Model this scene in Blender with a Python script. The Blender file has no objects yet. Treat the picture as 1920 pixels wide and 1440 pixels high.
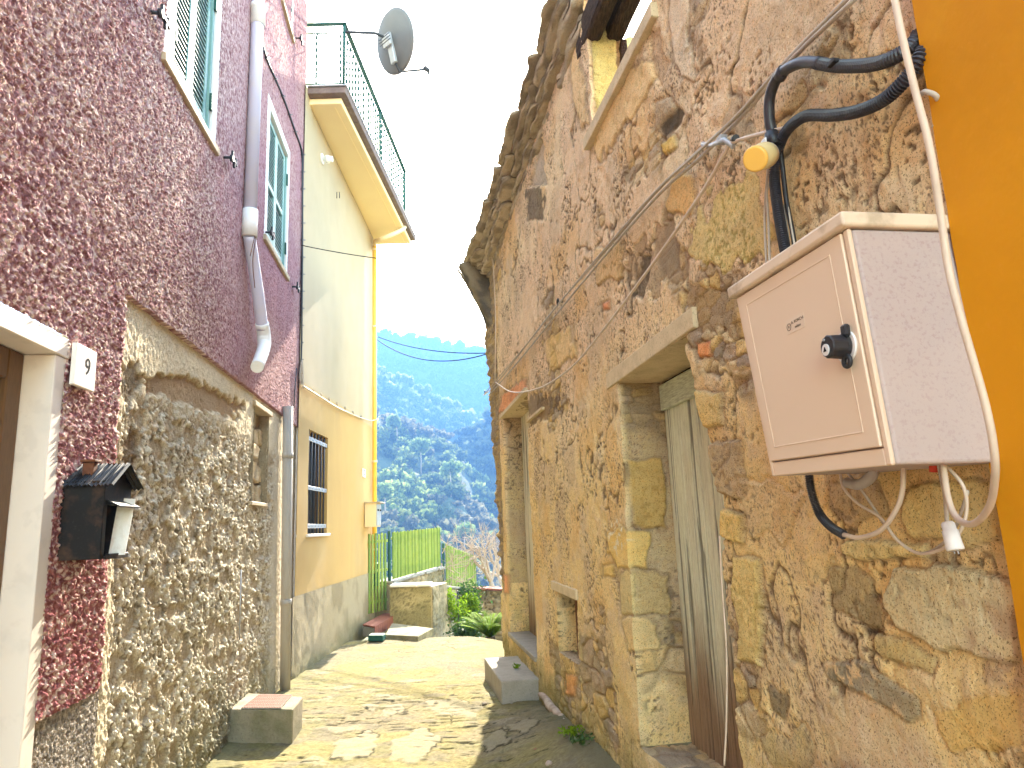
import bpy, bmesh, math, random
import numpy as np
from mathutils import Vector
random.seed(7)
rng = np.random.default_rng(11)
# ------------------------------------------------------------------ camera
scn = bpy.context.scene
col_main = scn.collection
FPX = 1331.0
PIT, ROL = math.radians(11.2), math.radians(2.2)
CAM = np.array([0.0, 0.0, 1.55])
FW = np.array([0, math.cos(PIT), math.sin(PIT)])
U0 = np.array([0, -math.sin(PIT), math.cos(PIT)])
RI = math.cos(ROL) * np.array([1.0, 0, 0]) - math.sin(ROL) * U0
UP = math.sin(ROL) * np.array([1.0, 0, 0]) + math.cos(ROL) * U0
cam = bpy.data.cameras.new('camera')
cam.sensor_fit = 'HORIZONTAL'; cam.sensor_width = 36.0
cam.lens = 36.0 * FPX / 1920.0
cam.clip_start = 0.05; cam.clip_end = 6000
camo = bpy.data.objects.new('camera', cam); col_main.objects.link(camo)
from mathutils import Matrix
camo.matrix_world = Matrix(((RI[0], UP[0], -FW[0], CAM[0]), (RI[1], UP[1], -FW[1], CAM[1]), (RI[2], UP[2], -FW[2], CAM[2]), (0, 0, 0, 1)))
scn.camera = camo
# ------------------------------------------------------------------ sky, sun, exposure
SUN_AZ, SUN_EL = math.radians(1.2), math.radians(31.0)
world = bpy.data.worlds.new('World'); scn.world = world; world.use_nodes = True
wn = world.node_tree.nodes; wl = world.node_tree.links
sky = wn.new('ShaderNodeTexSky'); sky.sky_type = 'NISHITA'; sky.sun_disc = False
sky.sun_elevation = SUN_EL; sky.sun_rotation = SUN_AZ
sky.air_density = 1.0; sky.dust_density = 0.8; sky.ozone_density = 1.0
bg = wn['Background']; bg.inputs['Strength'].default_value = 0.15
tint = wn.new('ShaderNodeMix'); tint.data_type = 'RGBA'; tint.blend_type = 'MULTIPLY'; tint.inputs['Factor'].default_value = 1.0
tint.inputs[7].default_value = (1.0, 0.90, 0.69, 1)     # hazy, slightly warm winter air
wl.new(sky.outputs[0], tint.inputs[6]); wl.new(tint.outputs[2], bg.inputs['Color'])
sl = bpy.data.lights.new('sun', 'SUN'); sl.energy = 2.8; sl.angle = math.radians(0.5); sl.color = (1.0, 0.91, 0.74)
so = bpy.data.objects.new('sun', sl); col_main.objects.link(so)
sd = Vector((math.sin(SUN_AZ) * math.cos(SUN_EL), math.cos(SUN_AZ) * math.cos(SUN_EL), math.sin(SUN_EL)))
so.rotation_euler = sd.to_track_quat('Z', 'Y').to_euler()
so.location = (0, 5, 12)
scn.view_settings.view_transform = 'Standard'; scn.view_settings.look = 'None'
scn.view_settings.exposure = 4.1; scn.view_settings.gamma = 1.0
scn.render.engine = 'CYCLES'
scn.cycles.use_denoising = True
scn.cycles.max_bounces = 7; scn.cycles.diffuse_bounces = 5; scn.cycles.glossy_bounces = 2
scn.cycles.volume_bounces = 0; scn.cycles.transparent_max_bounces = 4
scn.cycles.sample_clamp_indirect = 6.0

# ------------------------------------------------------------------ maths helpers
def ray(px, py): return FW + (px - 960) / FPX * RI - (py - 720) / FPX * UP
def ground(px, py, z=0.0):
    d = ray(px, py); return CAM + (z - CAM[2]) / d[2] * d
def at(px, py, Y):
    d = ray(px, py); return CAM + Y / d[1] * d
def proj(P):
    q = P - CAM; f = q @ FW; f = np.where(f < 0.05, 0.05, f)
    return 960 + FPX * (q @ RI) / f, 720 - FPX * (q @ UP) / f
UPZ = np.array([0, 0, 1.0])
class Wall:
    def __init__(s, gp, az, side):
        a = math.radians(az)
        s.t = np.array([math.sin(a), math.cos(a), 0]); s.n = np.array([math.cos(a), -math.sin(a), 0]) * side
        o = ground(*gp); s.o = o + (s.t @ (CAM - o)) * s.t; s.o[2] = 0
    def P(s, u, z, n=0.0):
        u, z, n = np.broadcast_arrays(np.asarray(u, float), np.asarray(z, float), np.asarray(n, float))
        return s.o + u[..., None] * s.t + n[..., None] * s.n + z[..., None] * UPZ
    def uz(s, px, py, n=0.0):
        d = ray(px, py); p = CAM + ((s.o - CAM) @ s.n + n) / (d @ s.n) * d
        return float((p - s.o) @ s.t), float(p[2])
    def px(s, px, py, n=0.0):
        u, z = s.uz(px, py, n); return s.P(u, z, n)
WP = Wall((535, 1280), -7.07, 1)      # pink house facade
WC = Wall((545, 1275), -0.56, 1)      # cream house facade
WR = Wall((1110, 1440), -9.20, -1)    # ruined stone house facade

def _h(ix, iy, seed):
    n = (ix.astype(np.int64) * 374761393 + iy.astype(np.int64) * 668265263 + seed * 1442695041) & 0xFFFFFFFF
    n = ((n ^ (n >> 13)) * 1274126177) & 0xFFFFFFFF
    n = ((n ^ (n >> 16)) * 2246822519) & 0xFFFFFFFF
    return ((n ^ (n >> 15)) & 0xFFFFFF) / float(0xFFFFFF)
def vn(x, y, seed=0):
    ix = np.floor(x); iy = np.floor(y); fx = x - ix; fy = y - iy
    fx = fx * fx * fx * (fx * (fx * 6 - 15) + 10); fy = fy * fy * fy * (fy * (fy * 6 - 15) + 10)
    a = _h(ix, iy, seed); b = _h(ix + 1, iy, seed); c = _h(ix, iy + 1, seed); d = _h(ix + 1, iy + 1, seed)
    return (a * (1 - fx) + b * fx) * (1 - fy) + (c * (1 - fx) + d * fx) * fy
def fbm(x, y, o=4, seed=0, g=0.5):
    s = 0; a = 1; t = 0
    for i in range(o):
        s = s + a * vn(x * 2 ** i + 17.3 * i, y * 2 ** i - 9.1 * i, seed + i * 7); t += a; a *= g
    return s / t
def worley(x, y, seed=0):
    ix = np.floor(x); iy = np.floor(y)
    f1 = np.full(x.shape, 9.0); f2 = np.full(x.shape, 9.0); idv = np.zeros(x.shape)
    for dx in (-1, 0, 1):
        for dy in (-1, 0, 1):
            cx = ix + dx; cy = iy + dy
            jx = cx + 0.15 + 0.7 * _h(cx, cy, seed); jy = cy + 0.15 + 0.7 * _h(cx, cy, seed + 5)
            d = np.hypot(x - jx, y - jy); hid = _h(cx, cy, seed + 9)
            m = d < f1
            f2 = np.where(m, f1, np.minimum(f2, d)); idv = np.where(m, hid, idv); f1 = np.where(m, d, f1)
    return f1, f2, idv
def sstep(a, b, x):
    t = np.clip((x - a) / (b - a), 0, 1); return t * t * (3 - 2 * t)
def polysd(px, py, poly):
    """signed distance to polygon, negative inside (same units as px)."""
    d = np.full(px.shape, 1e18); inside = np.zeros(px.shape, bool); n = len(poly)
    for i in range(n):
        x0, y0 = poly[i]; x1, y1 = poly[(i + 1) % n]
        ex, ey = x1 - x0, y1 - y0; t = np.clip(((px - x0) * ex + (py - y0) * ey) / (ex * ex + ey * ey + 1e-9), 0, 1)
        d = np.minimum(d, (px - x0 - t * ex) ** 2 + (py - y0 - t * ey) ** 2)
        c = ((y0 > py) != (y1 > py)) & (px < (x1 - x0) * (py - y0) / (y1 - y0 + 1e-12) + x0); inside ^= c
    d = np.sqrt(d); return np.where(inside, -d, d)
def mix(a, b, m): return a * (1 - m[..., None]) + np.asarray(b) * m[..., None]
def lines(bp, step):
    """grid coordinates passing exactly through the breakpoints; step may be a function"""
    out = [bp[0]]
    for a, b in zip(bp[:-1], bp[1:]):
        st = step if not callable(step) else step((a + b) / 2)
        if callable(step):
            x = a; seg = []
            while x < b: seg.append(x); x += step(x)
            k = np.array(seg + [x]); k = a + (k - a) * (b - a) / (k[-1] - a); out.extend(k[1:])
        else:
            n = max(1, int(math.ceil((b - a) / st))); out.extend(a + (b - a) * np.arange(1, n + 1) / n)
    return np.array(out)

# ------------------------------------------------------------------ object helpers
def tag(o, label=None, cat=None, group=None, kind=None):
    if label: o['label'] = label
    if cat: o['category'] = cat
    if group: o['group'] = group
    if kind: o['kind'] = kind
    return o
def thing(name, base, label, cat, group=None):
    o = bpy.data.objects.new(name, None); col_main.objects.link(o); o.empty_display_size = 0.1
    o.location = Vector(base); o['bx'], o['by'], o['bz'] = float(base[0]), float(base[1]), float(base[2])
    return tag(o, label, cat, group)
def base_of(o):
    while o.parent: o = o.parent
    return np.array([o['bx'], o['by'], o['bz']])
def link(name, me, mat, parent=None, base=None):
    o = bpy.data.objects.new(name, me); col_main.objects.link(o)
    for m in (mat if isinstance(mat, (list, tuple)) else [mat]): me.materials.append(m)
    if parent is not None: o.parent = parent
    elif base is not None:
        o.location = Vector(base); o['bx'], o['by'], o['bz'] = [float(v) for v in base]
    return o
def raw_mesh(name, V, Fq, col=None, smooth=True, off=None, nper=4):
    V = np.asarray(V, float).reshape(-1, 3)
    if off is not None: V = V - off
    Fq = np.asarray(Fq, np.int32).reshape(-1, nper)
    me = bpy.data.meshes.new(name)
    me.vertices.add(len(V)); me.vertices.foreach_set('co', V.astype(np.float32).ravel())
    me.loops.add(Fq.size); me.loops.foreach_set('vertex_index', Fq.ravel())
    me.polygons.add(len(Fq)); me.polygons.foreach_set('loop_start', np.arange(0, Fq.size, nper, dtype=np.int32))
    me.update(calc_edges=True)
    me.polygons.foreach_set('use_smooth', np.full(len(Fq), smooth))
    if col is not None:
        c = np.asarray(col, float).reshape(-1, 3); c = np.concatenate([np.clip(c, 0, 1), np.ones((len(c), 1))], 1)
        at_ = me.color_attributes.new('Col', 'FLOAT_COLOR', 'POINT'); at_.data.foreach_set('color', c.astype(np.float32).ravel())
    me.update(); return me
def grid_faces(nu, nv, keep=None, flip=False, off=0):
    i = np.arange(nu - 1)[:, None] * nv + np.arange(nv - 1)[None, :]
    q = np.stack([i, i + nv, i + nv + 1, i + 1], -1)
    if flip: q = q[..., ::-1]
    if keep is not None: q = q[keep]
    return q.reshape(-1, 4) + off
def compact(V, Q, C):
    used = np.zeros(len(V), bool); used[Q.ravel()] = True
    m = np.cumsum(used) - 1
    return V[used], m[Q], (C[used] if C is not None else None)
class Sheets:
    """several displaced grids joined in one mesh"""
    def __init__(s): s.V = []; s.Q = []; s.C = []; s.n = 0
    def add(s, P, C, keep=None, flip=False):
        nu, nv = P.shape[:2]; V = P.reshape(-1, 3); C = C.reshape(-1, 3)
        Q = grid_faces(nu, nv, keep, flip); V, Q, C = compact(V, Q, C)
        s.V.append(V); s.Q.append(Q + s.n); s.C.append(C); s.n += len(V)
    def build(s, name, mat, parent=None, base=None, smooth=True):
        off = base_of(parent) if parent is not None else (np.array(base) if base is not None else None)
        me = raw_mesh(name, np.concatenate(s.V), np.concatenate(s.Q), np.concatenate(s.C), smooth, off)
        return link(name, me, mat, parent, base)
class MB:
    """collects small shapes into ONE mesh"""
    def __init__(s): s.bm = bmesh.new()
    def hexa(s, c, bev=0.0, seg=1):
        """c: 8 corners, bottom ring 0-3 then top ring 4-7"""
        v = [s.bm.verts.new([float(a) for a in p]) for p in c]
        f = [s.bm.faces.new([v[i] for i in q]) for q in ((3, 2, 1, 0), (4, 5, 6, 7), (0, 1, 5, 4), (1, 2, 6, 5), (2, 3, 7, 6), (3, 0, 4, 7))]
        if bev > 0:
            ed = set(e for a in f for e in a.edges)
            bmesh.ops.bevel(s.bm, geom=list(ed), offset=bev, segments=seg, affect='EDGES', profile=0.5)
        return s
    def wbox(s, W, u0, u1, z0, z1, n0, n1, bev=0.003, seg=1):
        c = [W.P(u, z, n) for z in (z0, z1) for u, n in ((u0, n0), (u1, n0), (u1, n1), (u0, n1))]
        return s.hexa(c, bev, seg)
    def box(s, c, ax, ay, az, bev=0.0):
        c = np.array(c, float); ax, ay, az = [np.array(a, float) / 2 for a in (ax, ay, az)]
        return s.hexa([c - ax - ay - az, c + ax - ay - az, c + ax + ay - az, c - ax + ay - az, c - ax - ay + az, c + ax - ay + az, c + ax + ay + az, c - ax + ay + az], bev)
    def face(s, pts):
        s.bm.faces.new([s.bm.verts.new([float(a) for a in p]) for p in pts]); return s
    def tube(s, pts, r, seg=8, cap=True, smooth=True):
        pts = [np.array(p, float) for p in pts]; n = len(pts)
        rr = r if hasattr(r, '__len__') else [r] * n
        T = []
        for i in range(n):
            d = pts[min(i + 1, n - 1)] - pts[max(i - 1, 0)]; T.append(d / (np.linalg.norm(d) + 1e-12))
        a = np.cross(T[0], UPZ)
        if np.linalg.norm(a) < 1e-3: a = np.cross(T[0], [1.0, 0, 0])
        a /= np.linalg.norm(a); rings = []
        for i in range(n):
            a = a - (a @ T[i]) * T[i]; a /= np.linalg.norm(a) + 1e-12; b = np.cross(T[i], a)
            rings.append([s.bm.verts.new(list(pts[i] + rr[i] * (math.cos(k * 2 * math.pi / seg) * a + math.sin(k * 2 * math.pi / seg) * b))) for k in range(seg)])
        for i in range(n - 1):
            for k in range(seg):
                f = s.bm.faces.new([rings[i][k], rings[i][(k + 1) % seg], rings[i + 1][(k + 1) % seg], rings[i + 1][k]]); f.smooth = smooth
        if cap:
            s.bm.faces.new(rings[0][::-1]); s.bm.faces.new(rings[-1])
        return s
    def build(s, name, mat, parent=None, base=None, smooth=False):
        bmesh.ops.recalc_face_normals(s.bm, faces=s.bm.faces)
        off = base_of(parent) if parent is not None else (np.array(base) if base is not None else None)
        if off is not None: bmesh.ops.translate(s.bm, vec=Vector(-off), verts=s.bm.verts)
        if smooth:
            for f in s.bm.faces: f.smooth = True
        me = bpy.data.meshes.new(name); s.bm.to_mesh(me); s.bm.free()
        return link(name, me, mat, parent, base)
def cr(pts, k=8):
    """Catmull-Rom through 3D points"""
    p = [np.array(a, float) for a in pts]; p = [2 * p[0] - p[1]] + p + [2 * p[-1] - p[-2]]; out = []
    for i in range(1, len(p) - 2):
        for j in range(k):
            t = j / k
            out.append(0.5 * (2 * p[i] + (p[i + 1] - p[i - 1]) * t + (2 * p[i - 1] - 5 * p[i] + 4 * p[i + 1] - p[i + 2]) * t * t + (3 * p[i] - p[i - 1] - 3 * p[i + 1] + p[i + 2]) * t ** 3))
    out.append(p[-2]); return out

# ------------------------------------------------------------------ materials
def mat(name, base=(0.5, 0.5, 0.5), rough=0.85, vars=(), bumps=(), attr=False, metal=0.0, spec=0.3, emit=None, coords='Object', transl=None, stretch=None):
    """vars: (scale, detail, lo, hi, colour, strength); bumps: (scale, detail, strength, distance[, 'v'])"""
    m = bpy.data.materials.new(name); m.use_nodes = True
    nt = m.node_tree; N = nt.nodes; L = nt.links; b = N['Principled BSDF']
    b.inputs['Roughness'].default_value = rough; b.inputs['Metallic'].default_value = metal
    b.inputs['Specular IOR Level'].default_value = spec
    tc = N.new('ShaderNodeTexCoord'); src = tc.outputs[coords]
    if stretch:
        mp = N.new('ShaderNodeMapping'); mp.inputs['Scale'].default_value = stretch; L.new(src, mp.inputs['Vector']); src = mp.outputs[0]
    if attr:
        a = N.new('ShaderNodeAttribute'); a.attribute_name = 'Col'; c = a.outputs['Color']
    else:
        r = N.new('ShaderNodeRGB'); r.outputs[0].default_value = (*base, 1); c = r.outputs[0]
    for (sc, det, lo, hi, cc, st) in vars:
        n = N.new('ShaderNodeTexNoise'); n.inputs['Scale'].default_value = sc; n.inputs['Detail'].default_value = det; n.inputs['Roughness'].default_value = 0.6
        L.new(src, n.inputs['Vector'])
        mr = N.new('ShaderNodeMapRange'); mr.inputs['From Min'].default_value = lo; mr.inputs['From Max'].default_value = hi; mr.inputs['To Max'].default_value = st
        L.new(n.outputs['Fac'], mr.inputs['Value'])
        mx = N.new('ShaderNodeMix'); mx.data_type = 'RGBA'
        if len(cc) == 4: mx.blend_type = 'MULTIPLY'
        L.new(mr.outputs[0], mx.inputs['Factor']); L.new(c, mx.inputs[6]); mx.inputs[7].default_value = (*cc[:3], 1); c = mx.outputs[2]
    L.new(c, b.inputs['Base Color'])
    prev = None
    for bp in bumps:
        sc, det, st, dist = bp[:4]
        if len(bp) > 4: n = N.new('ShaderNodeTexVoronoi'); n.inputs['Scale'].default_value = sc; o = n.outputs['Distance']
        else: n = N.new('ShaderNodeTexNoise'); n.inputs['Scale'].default_value = sc; n.inputs['Detail'].default_value = det; n.inputs['Roughness'].default_value = 0.65; o = n.outputs['Fac']
        L.new(src, n.inputs['Vector'])
        bn = N.new('ShaderNodeBump'); bn.inputs['Strength'].default_value = st; bn.inputs['Distance'].default_value = dist
        L.new(o, bn.inputs['Height'])
        if prev is not None: L.new(prev, bn.inputs['Normal'])
        prev = bn.outputs[0]
    if prev is not None: L.new(prev, b.inputs['Normal'])
    if emit: b.inputs['Emission Color'].default_value = (*emit[0], 1); b.inputs['Emission Strength'].default_value = emit[1]
    if transl:
        out = N['Material Output']; tr = N.new('ShaderNodeBsdfTranslucent'); L.new(c, tr.inputs['Color'])
        ms = N.new('ShaderNodeMixShader'); ms.inputs[0].default_value = transl; L.new(b.outputs[0], ms.inputs[1]); L.new(tr.outputs[0], ms.inputs[2]); L.new(ms.outputs[0], out.inputs['Surface'])
    return m
DK = (0.45, 0.42, 0.4, 1)   # multiply colours carry a 4th value
M = {}
M['stucco'] = mat('pink roughcast', rough=1.0, spec=0.05, attr=True, vars=((150, 4, 0.52, 0.66, (0.5, 0.34, 0.36, 1), 0.7), (1.1, 3, 0.45, 0.8, (0.85, 0.8, 0.82, 1), 0.6)), bumps=((170, 4, 0.9, 0.006),))
M['rubble'] = mat('rough lime plaster', rough=1.0, spec=0.05, attr=True, vars=((130, 5, 0.52, 0.66, (0.42, 0.34, 0.26, 1), 0.8),), bumps=((110, 5, 1.0, 0.01),))
M['ruin'] = mat('old plaster and stone', rough=1.0, spec=0.08, attr=True, vars=((110, 6, 0.56, 0.70, (0.55, 0.45, 0.36, 1), 0.7), (170, 3, 0.60, 0.65, (0.22, 0.16, 0.12, 1), 0.8), (260, 2, 0.62, 0.66, (0.18, 0.13, 0.1, 1), 0.7), (55, 5, 0.56, 0.68, (1.25, 1.12, 0.95, 1), 0.5), (30, 4, 0.5, 0.75, (1.0, 0.86, 0.7, 1), 0.6)), bumps=((90, 6, 0.9, 0.009), (300, 3, 0.6, 0.003)))
M['ground'] = mat('worn concrete paving', rough=1.0, spec=0.05, attr=True, vars=((160, 4, 0.48, 0.75, (0.6, 0.55, 0.45, 1), 0.7), (20, 5, 0.5, 0.75, (0.85, 0.8, 0.6, 1), 0.6)), bumps=((110, 5, 0.5, 0.004), (420, 2, 0.4, 0.0015)))
M['stone'] = mat('grey tan slate', (0.30, 0.25, 0.18), 0.9, ((9, 5, 0.4, 0.7, (0.16, 0.13, 0.10), 0.8), (40, 4, 0.5, 0.75, (0.42, 0.33, 0.22), 0.6)), ((14, 6, 0.8, 0.03), (90, 4, 0.6, 0.005)), stretch=(1, 1, 3))
M['marble'] = mat('pale marble', (0.76, 0.68, 0.60), 0.45, ((3, 6, 0.52, 0.60, (0.62, 0.57, 0.52), 0.35), (11, 6, 0.55, 0.62, (0.55, 0.48, 0.42), 0.25)), ((60, 3, 0.1, 0.001),), spec=0.4)
M['plaque'] = mat('white marble plaque', (0.85, 0.80, 0.74), 0.4, ((9, 6, 0.5, 0.65, (0.7, 0.67, 0.63), 0.4),))
M['ink'] = mat('dark lettering', (0.015, 0.015, 0.016), 0.8, spec=0.05)
M['brownwood'] = mat('varnished brown wood', (0.16, 0.085, 0.035), 0.45, ((30, 4, 0.4, 0.7, (0.09, 0.05, 0.02), 0.7),), stretch=(6, 6, 0.6))
M['glass'] = mat('dim frosted glass', (0.16, 0.17, 0.18), 0.25, ((6, 3, 0.4, 0.7, (0.30, 0.31, 0.30), 0.6),), spec=0.6)
M['greenpaint'] = mat('pale green shutter paint', (0.20, 0.34, 0.31), 0.5, ((40, 3, 0.5, 0.8, (0.35, 0.45, 0.42), 0.5),), ((60, 3, 0.15, 0.001),))
M['darkgreen'] = mat('dark green paint', (0.012, 0.07, 0.05), 0.6, ((60, 3, 0.5, 0.75, (0.03, 0.11, 0.08), 0.5),))
M['whiteband'] = mat('white painted render', (0.80, 0.76, 0.74), 0.85, ((5, 4, 0.5, 0.8, (0.68, 0.62, 0.6), 0.5),), ((70, 4, 0.25, 0.002),))
M['sill'] = mat('sandstone sill', (0.50, 0.40, 0.27), 0.8, ((20, 5, 0.45, 0.7, (0.33, 0.24, 0.15), 0.6),), ((60, 4, 0.4, 0.003),))
M['black'] = mat('black iron', (0.018, 0.018, 0.022), 0.5, ((50, 4, 0.5, 0.8, (0.05, 0.04, 0.035), 0.6),), ((120, 3, 0.3, 0.001),), spec=0.5)
M['rustblack'] = mat('weathered black sheet metal', (0.007, 0.006, 0.006), 0.5, ((14, 5, 0.52, 0.75, (0.10, 0.05, 0.025), 0.6), (90, 3, 0.6, 0.75, (0.04, 0.035, 0.03), 0.5)), ((40, 4, 0.15, 0.002),), spec=0.25)
M['rust'] = mat('rusty metal', (0.16, 0.06, 0.025), 0.8, ((30, 5, 0.4, 0.7, (0.07, 0.03, 0.02), 0.7),), ((90, 4, 0.4, 0.002),))
M['paper'] = mat('folded paper', (0.80, 0.76, 0.68), 0.8, ((30, 3, 0.5, 0.7, (0.6, 0.5, 0.4), 0.5),))
M['lilacpipe'] = mat('lilac grey pipe', (0.55, 0.53, 0.66), 0.35, ((7, 4, 0.4, 0.75, (0.60, 0.55, 0.55), 0.5),), ((30, 2, 0.08, 0.002),), spec=0.5)
M['greypipe'] = mat('weathered grey pipe', (0.42, 0.38, 0.33), 0.6, ((6, 5, 0.45, 0.7, (0.30, 0.26, 0.22), 0.7),), ((50, 3, 0.15, 0.001),), stretch=(3, 3, 0.5))
M['cream'] = mat('cream render', rough=0.9, attr=True, vars=((1.6, 4, 0.4, 0.75, (0.88, 0.84, 0.78, 1), 0.5),(0.5,2,0.4,0.65,(0.9,0.9,0.95,1),0.5)), bumps=((120, 4, 0.25, 0.002), (2.5, 3, 0.2, 0.02)))
M['plinth'] = mat('grey cement plinth', (0.40, 0.34, 0.25), 0.95, ((4, 5, 0.45, 0.7, (0.30, 0.26, 0.18), 0.7), (60, 4, 0.55, 0.75, (0.24, 0.2, 0.15), 0.7), (0.8, 3, 0.5, 0.7, (0.48, 0.40, 0.30), 0.6)), ((40, 5, 0.6, 0.008), (140, 4, 0.5, 0.003)))
M['block'] = mat('stained cement', (0.27, 0.235, 0.16), 0.95, ((5, 5, 0.45, 0.65, (0.15, 0.14, 0.07), 0.8), (50, 4, 0.55, 0.72, (0.12, 0.1, 0.07), 0.6)), ((25, 5, 0.8, 0.012), (120, 4, 0.5, 0.003)))
M['soffit'] = mat('yellow cream soffit', (0.90, 0.73, 0.44), 0.85, ((3, 3, 0.4, 0.7, (0.86, 0.68, 0.40), 0.5),), ((90, 3, 0.1, 0.001),))
M['slate'] = mat('brown grey slate edge', (0.17, 0.12, 0.105), 0.75, ((12, 5, 0.45, 0.7, (0.27, 0.21, 0.18), 0.6),), ((40, 5, 0.5, 0.005),))
M['yellowpipe'] = mat('yellow painted pipe', (0.80, 0.50, 0.07), 0.35, ((5, 3, 0.5, 0.8, (0.85, 0.62, 0.2), 0.5),), spec=0.5)
M['creampipe'] = mat('cream painted pipe', (0.75, 0.60, 0.38), 0.5)
M['steel'] = mat('galvanised steel', (0.42, 0.43, 0.45), 0.4, ((30, 3, 0.4, 0.7, (0.33, 0.34, 0.36), 0.5),), metal=0.4, spec=0.5)
M['darksteel'] = mat('dull zinc tube', (0.06, 0.065, 0.075), 0.8, ((30, 3, 0.4, 0.7, (0.04, 0.045, 0.05), 0.5),), spec=0.1)
M['dish'] = mat('grey enamel dish', (0.12, 0.113, 0.105), 0.6, ((3, 4, 0.4, 0.75, (0.155, 0.145, 0.13), 0.5),), ((20, 2, 0.05, 0.002),))
M['white'] = mat('white plastic', (0.78, 0.77, 0.75), 0.45, ((20, 3, 0.5, 0.75, (0.68, 0.64, 0.58), 0.4),))
M['fence'] = mat('green painted slats', (0.30, 0.40, 0.08), 0.6, ((8, 4, 0.4, 0.7, (0.36, 0.46, 0.14), 0.7), (60, 3, 0.55, 0.7, (0.4, 0.48, 0.2), 0.5)), transl=0.25)
M['fence_dull'] = mat('duller green slats', (0.17, 0.27, 0.05), 0.7, ((8, 4, 0.4, 0.7, (0.24, 0.33, 0.08), 0.7),), transl=0.2)
M['brick'] = mat('terracotta brick', (0.26, 0.09, 0.055), 0.85, ((25, 4, 0.4, 0.7, (0.30, 0.11, 0.07), 0.7),), ((90, 4, 0.4, 0.003),))
M['concrete'] = mat('grey concrete', (0.34, 0.31, 0.26), 0.93, ((8, 6, 0.42, 0.72, (0.24, 0.22, 0.18), 0.7), (110, 3, 0.55, 0.7, (0.16, 0.15, 0.12), 0.6)), ((50, 5, 0.6, 0.006), (220, 3, 0.5, 0.002)))
M['yellowwall'] = mat('ochre garden wall render', (0.42, 0.33, 0.17), 0.95, ((5, 5, 0.4, 0.7, (0.33, 0.25, 0.12), 0.7),), ((25, 5, 0.8, 0.02), (120, 4, 0.5, 0.004)))
M['garden'] = mat('garden stone', rough=0.95, attr=True, vars=((60, 4, 0.45, 0.7, (0.5, 0.45, 0.38, 1), 0.7),), bumps=((60, 5, 0.7, 0.01),))
M['leafdark'] = mat('dark ivy leaf', (0.04, 0.09, 0.02), 0.55, ((3, 3, 0.4, 0.7, (0.08, 0.14, 0.03), 0.8),), transl=0.3)
M['leafbright'] = mat('bright leaf', (0.16, 0.27, 0.012), 0.8, ((4, 3, 0.4, 0.7, (0.19, 0.27, 0.02), 0.8),), transl=0.45, spec=0.1)
M['twig'] = mat('pale bare bark', (0.36, 0.27, 0.20), 0.9, ((20, 3, 0.4, 0.7, (0.46, 0.38, 0.30), 0.7),))
M['hill'] = mat('wooded hillside', (0.07, 0.09, 0.04), 0.95, ((0.05, 6, 0.4, 0.65, (0.09, 0.11, 0.04), 0.8),), ((0.2, 6, 1.0, 2.0),))
M['forest'] = mat('hillside foliage', rough=0.8, attr=True, vars=((0.5, 3, 0.4, 0.7, (0.7, 0.7, 0.6, 1), 0.6),), transl=0.5)
M['pineleaf'] = mat('pine foliage', (0.16, 0.22, 0.07), 0.8, ((0.4, 3, 0.4, 0.7, (0.28, 0.34, 0.11), 0.8),), transl=0.45)
M['earth'] = mat('garden earth', (0.12, 0.10, 0.05), 0.95, ((0.3, 6, 0.4, 0.65, (0.09, 0.12, 0.03), 0.8),), ((4, 5, 0.8, 0.05),))
M['doorwood'] = mat('weathered green boards', rough=0.85, attr=True, vars=((18, 5, 0.45, 0.7, (0.72, 0.7, 0.62, 1), 0.8), (60, 3, 0.55, 0.75, (0.5, 0.42, 0.34, 1), 0.7)), bumps=((40, 5, 0.7, 0.003),), stretch=(8, 8, 0.7))
M['oldgreen'] = mat('faded green board paint', (0.58, 0.62, 0.46), 0.8, ((16, 5, 0.4, 0.7, (0.20, 0.20, 0.13), 0.7),), ((50, 4, 0.4, 0.003),), stretch=(1, 1, 8))
M['timber'] = mat('charred old timber', (0.10, 0.065, 0.045), 0.9, ((14, 5, 0.4, 0.65, (0.035, 0.025, 0.02), 0.9), (40, 4, 0.6, 0.75, (0.26, 0.17, 0.11), 0.7)), ((16, 5, 1.0, 0.03),), stretch=(6, 1, 6))
M['lintel'] = mat('stone lintel slab', (0.66, 0.53, 0.33), 0.9, ((12, 5, 0.42, 0.7, (0.46, 0.36, 0.21), 0.6), (120, 3, 0.58, 0.7, (0.18, 0.14, 0.09), 0.6)), ((40, 5, 0.5, 0.006),))
M['boxplastic'] = mat('aged cream cabinet plastic', (0.75, 0.59, 0.43), 0.5, ((2.5, 4, 0.45, 0.75, (0.74, 0.56, 0.39), 0.5), (60, 4, 0.68, 0.8, (0.5, 0.4, 0.32), 0.6)), ((150, 2, 0.05, 0.0005),), spec=0.35)
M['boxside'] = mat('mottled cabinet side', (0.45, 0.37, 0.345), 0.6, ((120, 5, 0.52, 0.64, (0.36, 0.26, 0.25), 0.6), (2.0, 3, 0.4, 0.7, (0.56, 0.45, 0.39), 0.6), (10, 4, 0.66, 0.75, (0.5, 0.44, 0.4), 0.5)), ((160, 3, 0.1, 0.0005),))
M['boxlid'] = mat('dirty cabinet lid', (0.74, 0.60, 0.44), 0.6, ((14, 5, 0.5, 0.68, (0.42, 0.33, 0.22), 0.7),), ((90, 3, 0.1, 0.0005),))
M['conduit'] = mat('black corrugated plastic', (0.035, 0.035, 0.045), 0.42, ((30, 3, 0.5, 0.75, (0.08, 0.075, 0.07), 0.5),), spec=0.5)
M['beigecable'] = mat('beige cable sheath', (0.66, 0.54, 0.42), 0.5, ((12, 3, 0.45, 0.7, (0.45, 0.35, 0.26), 0.5),))
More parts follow.
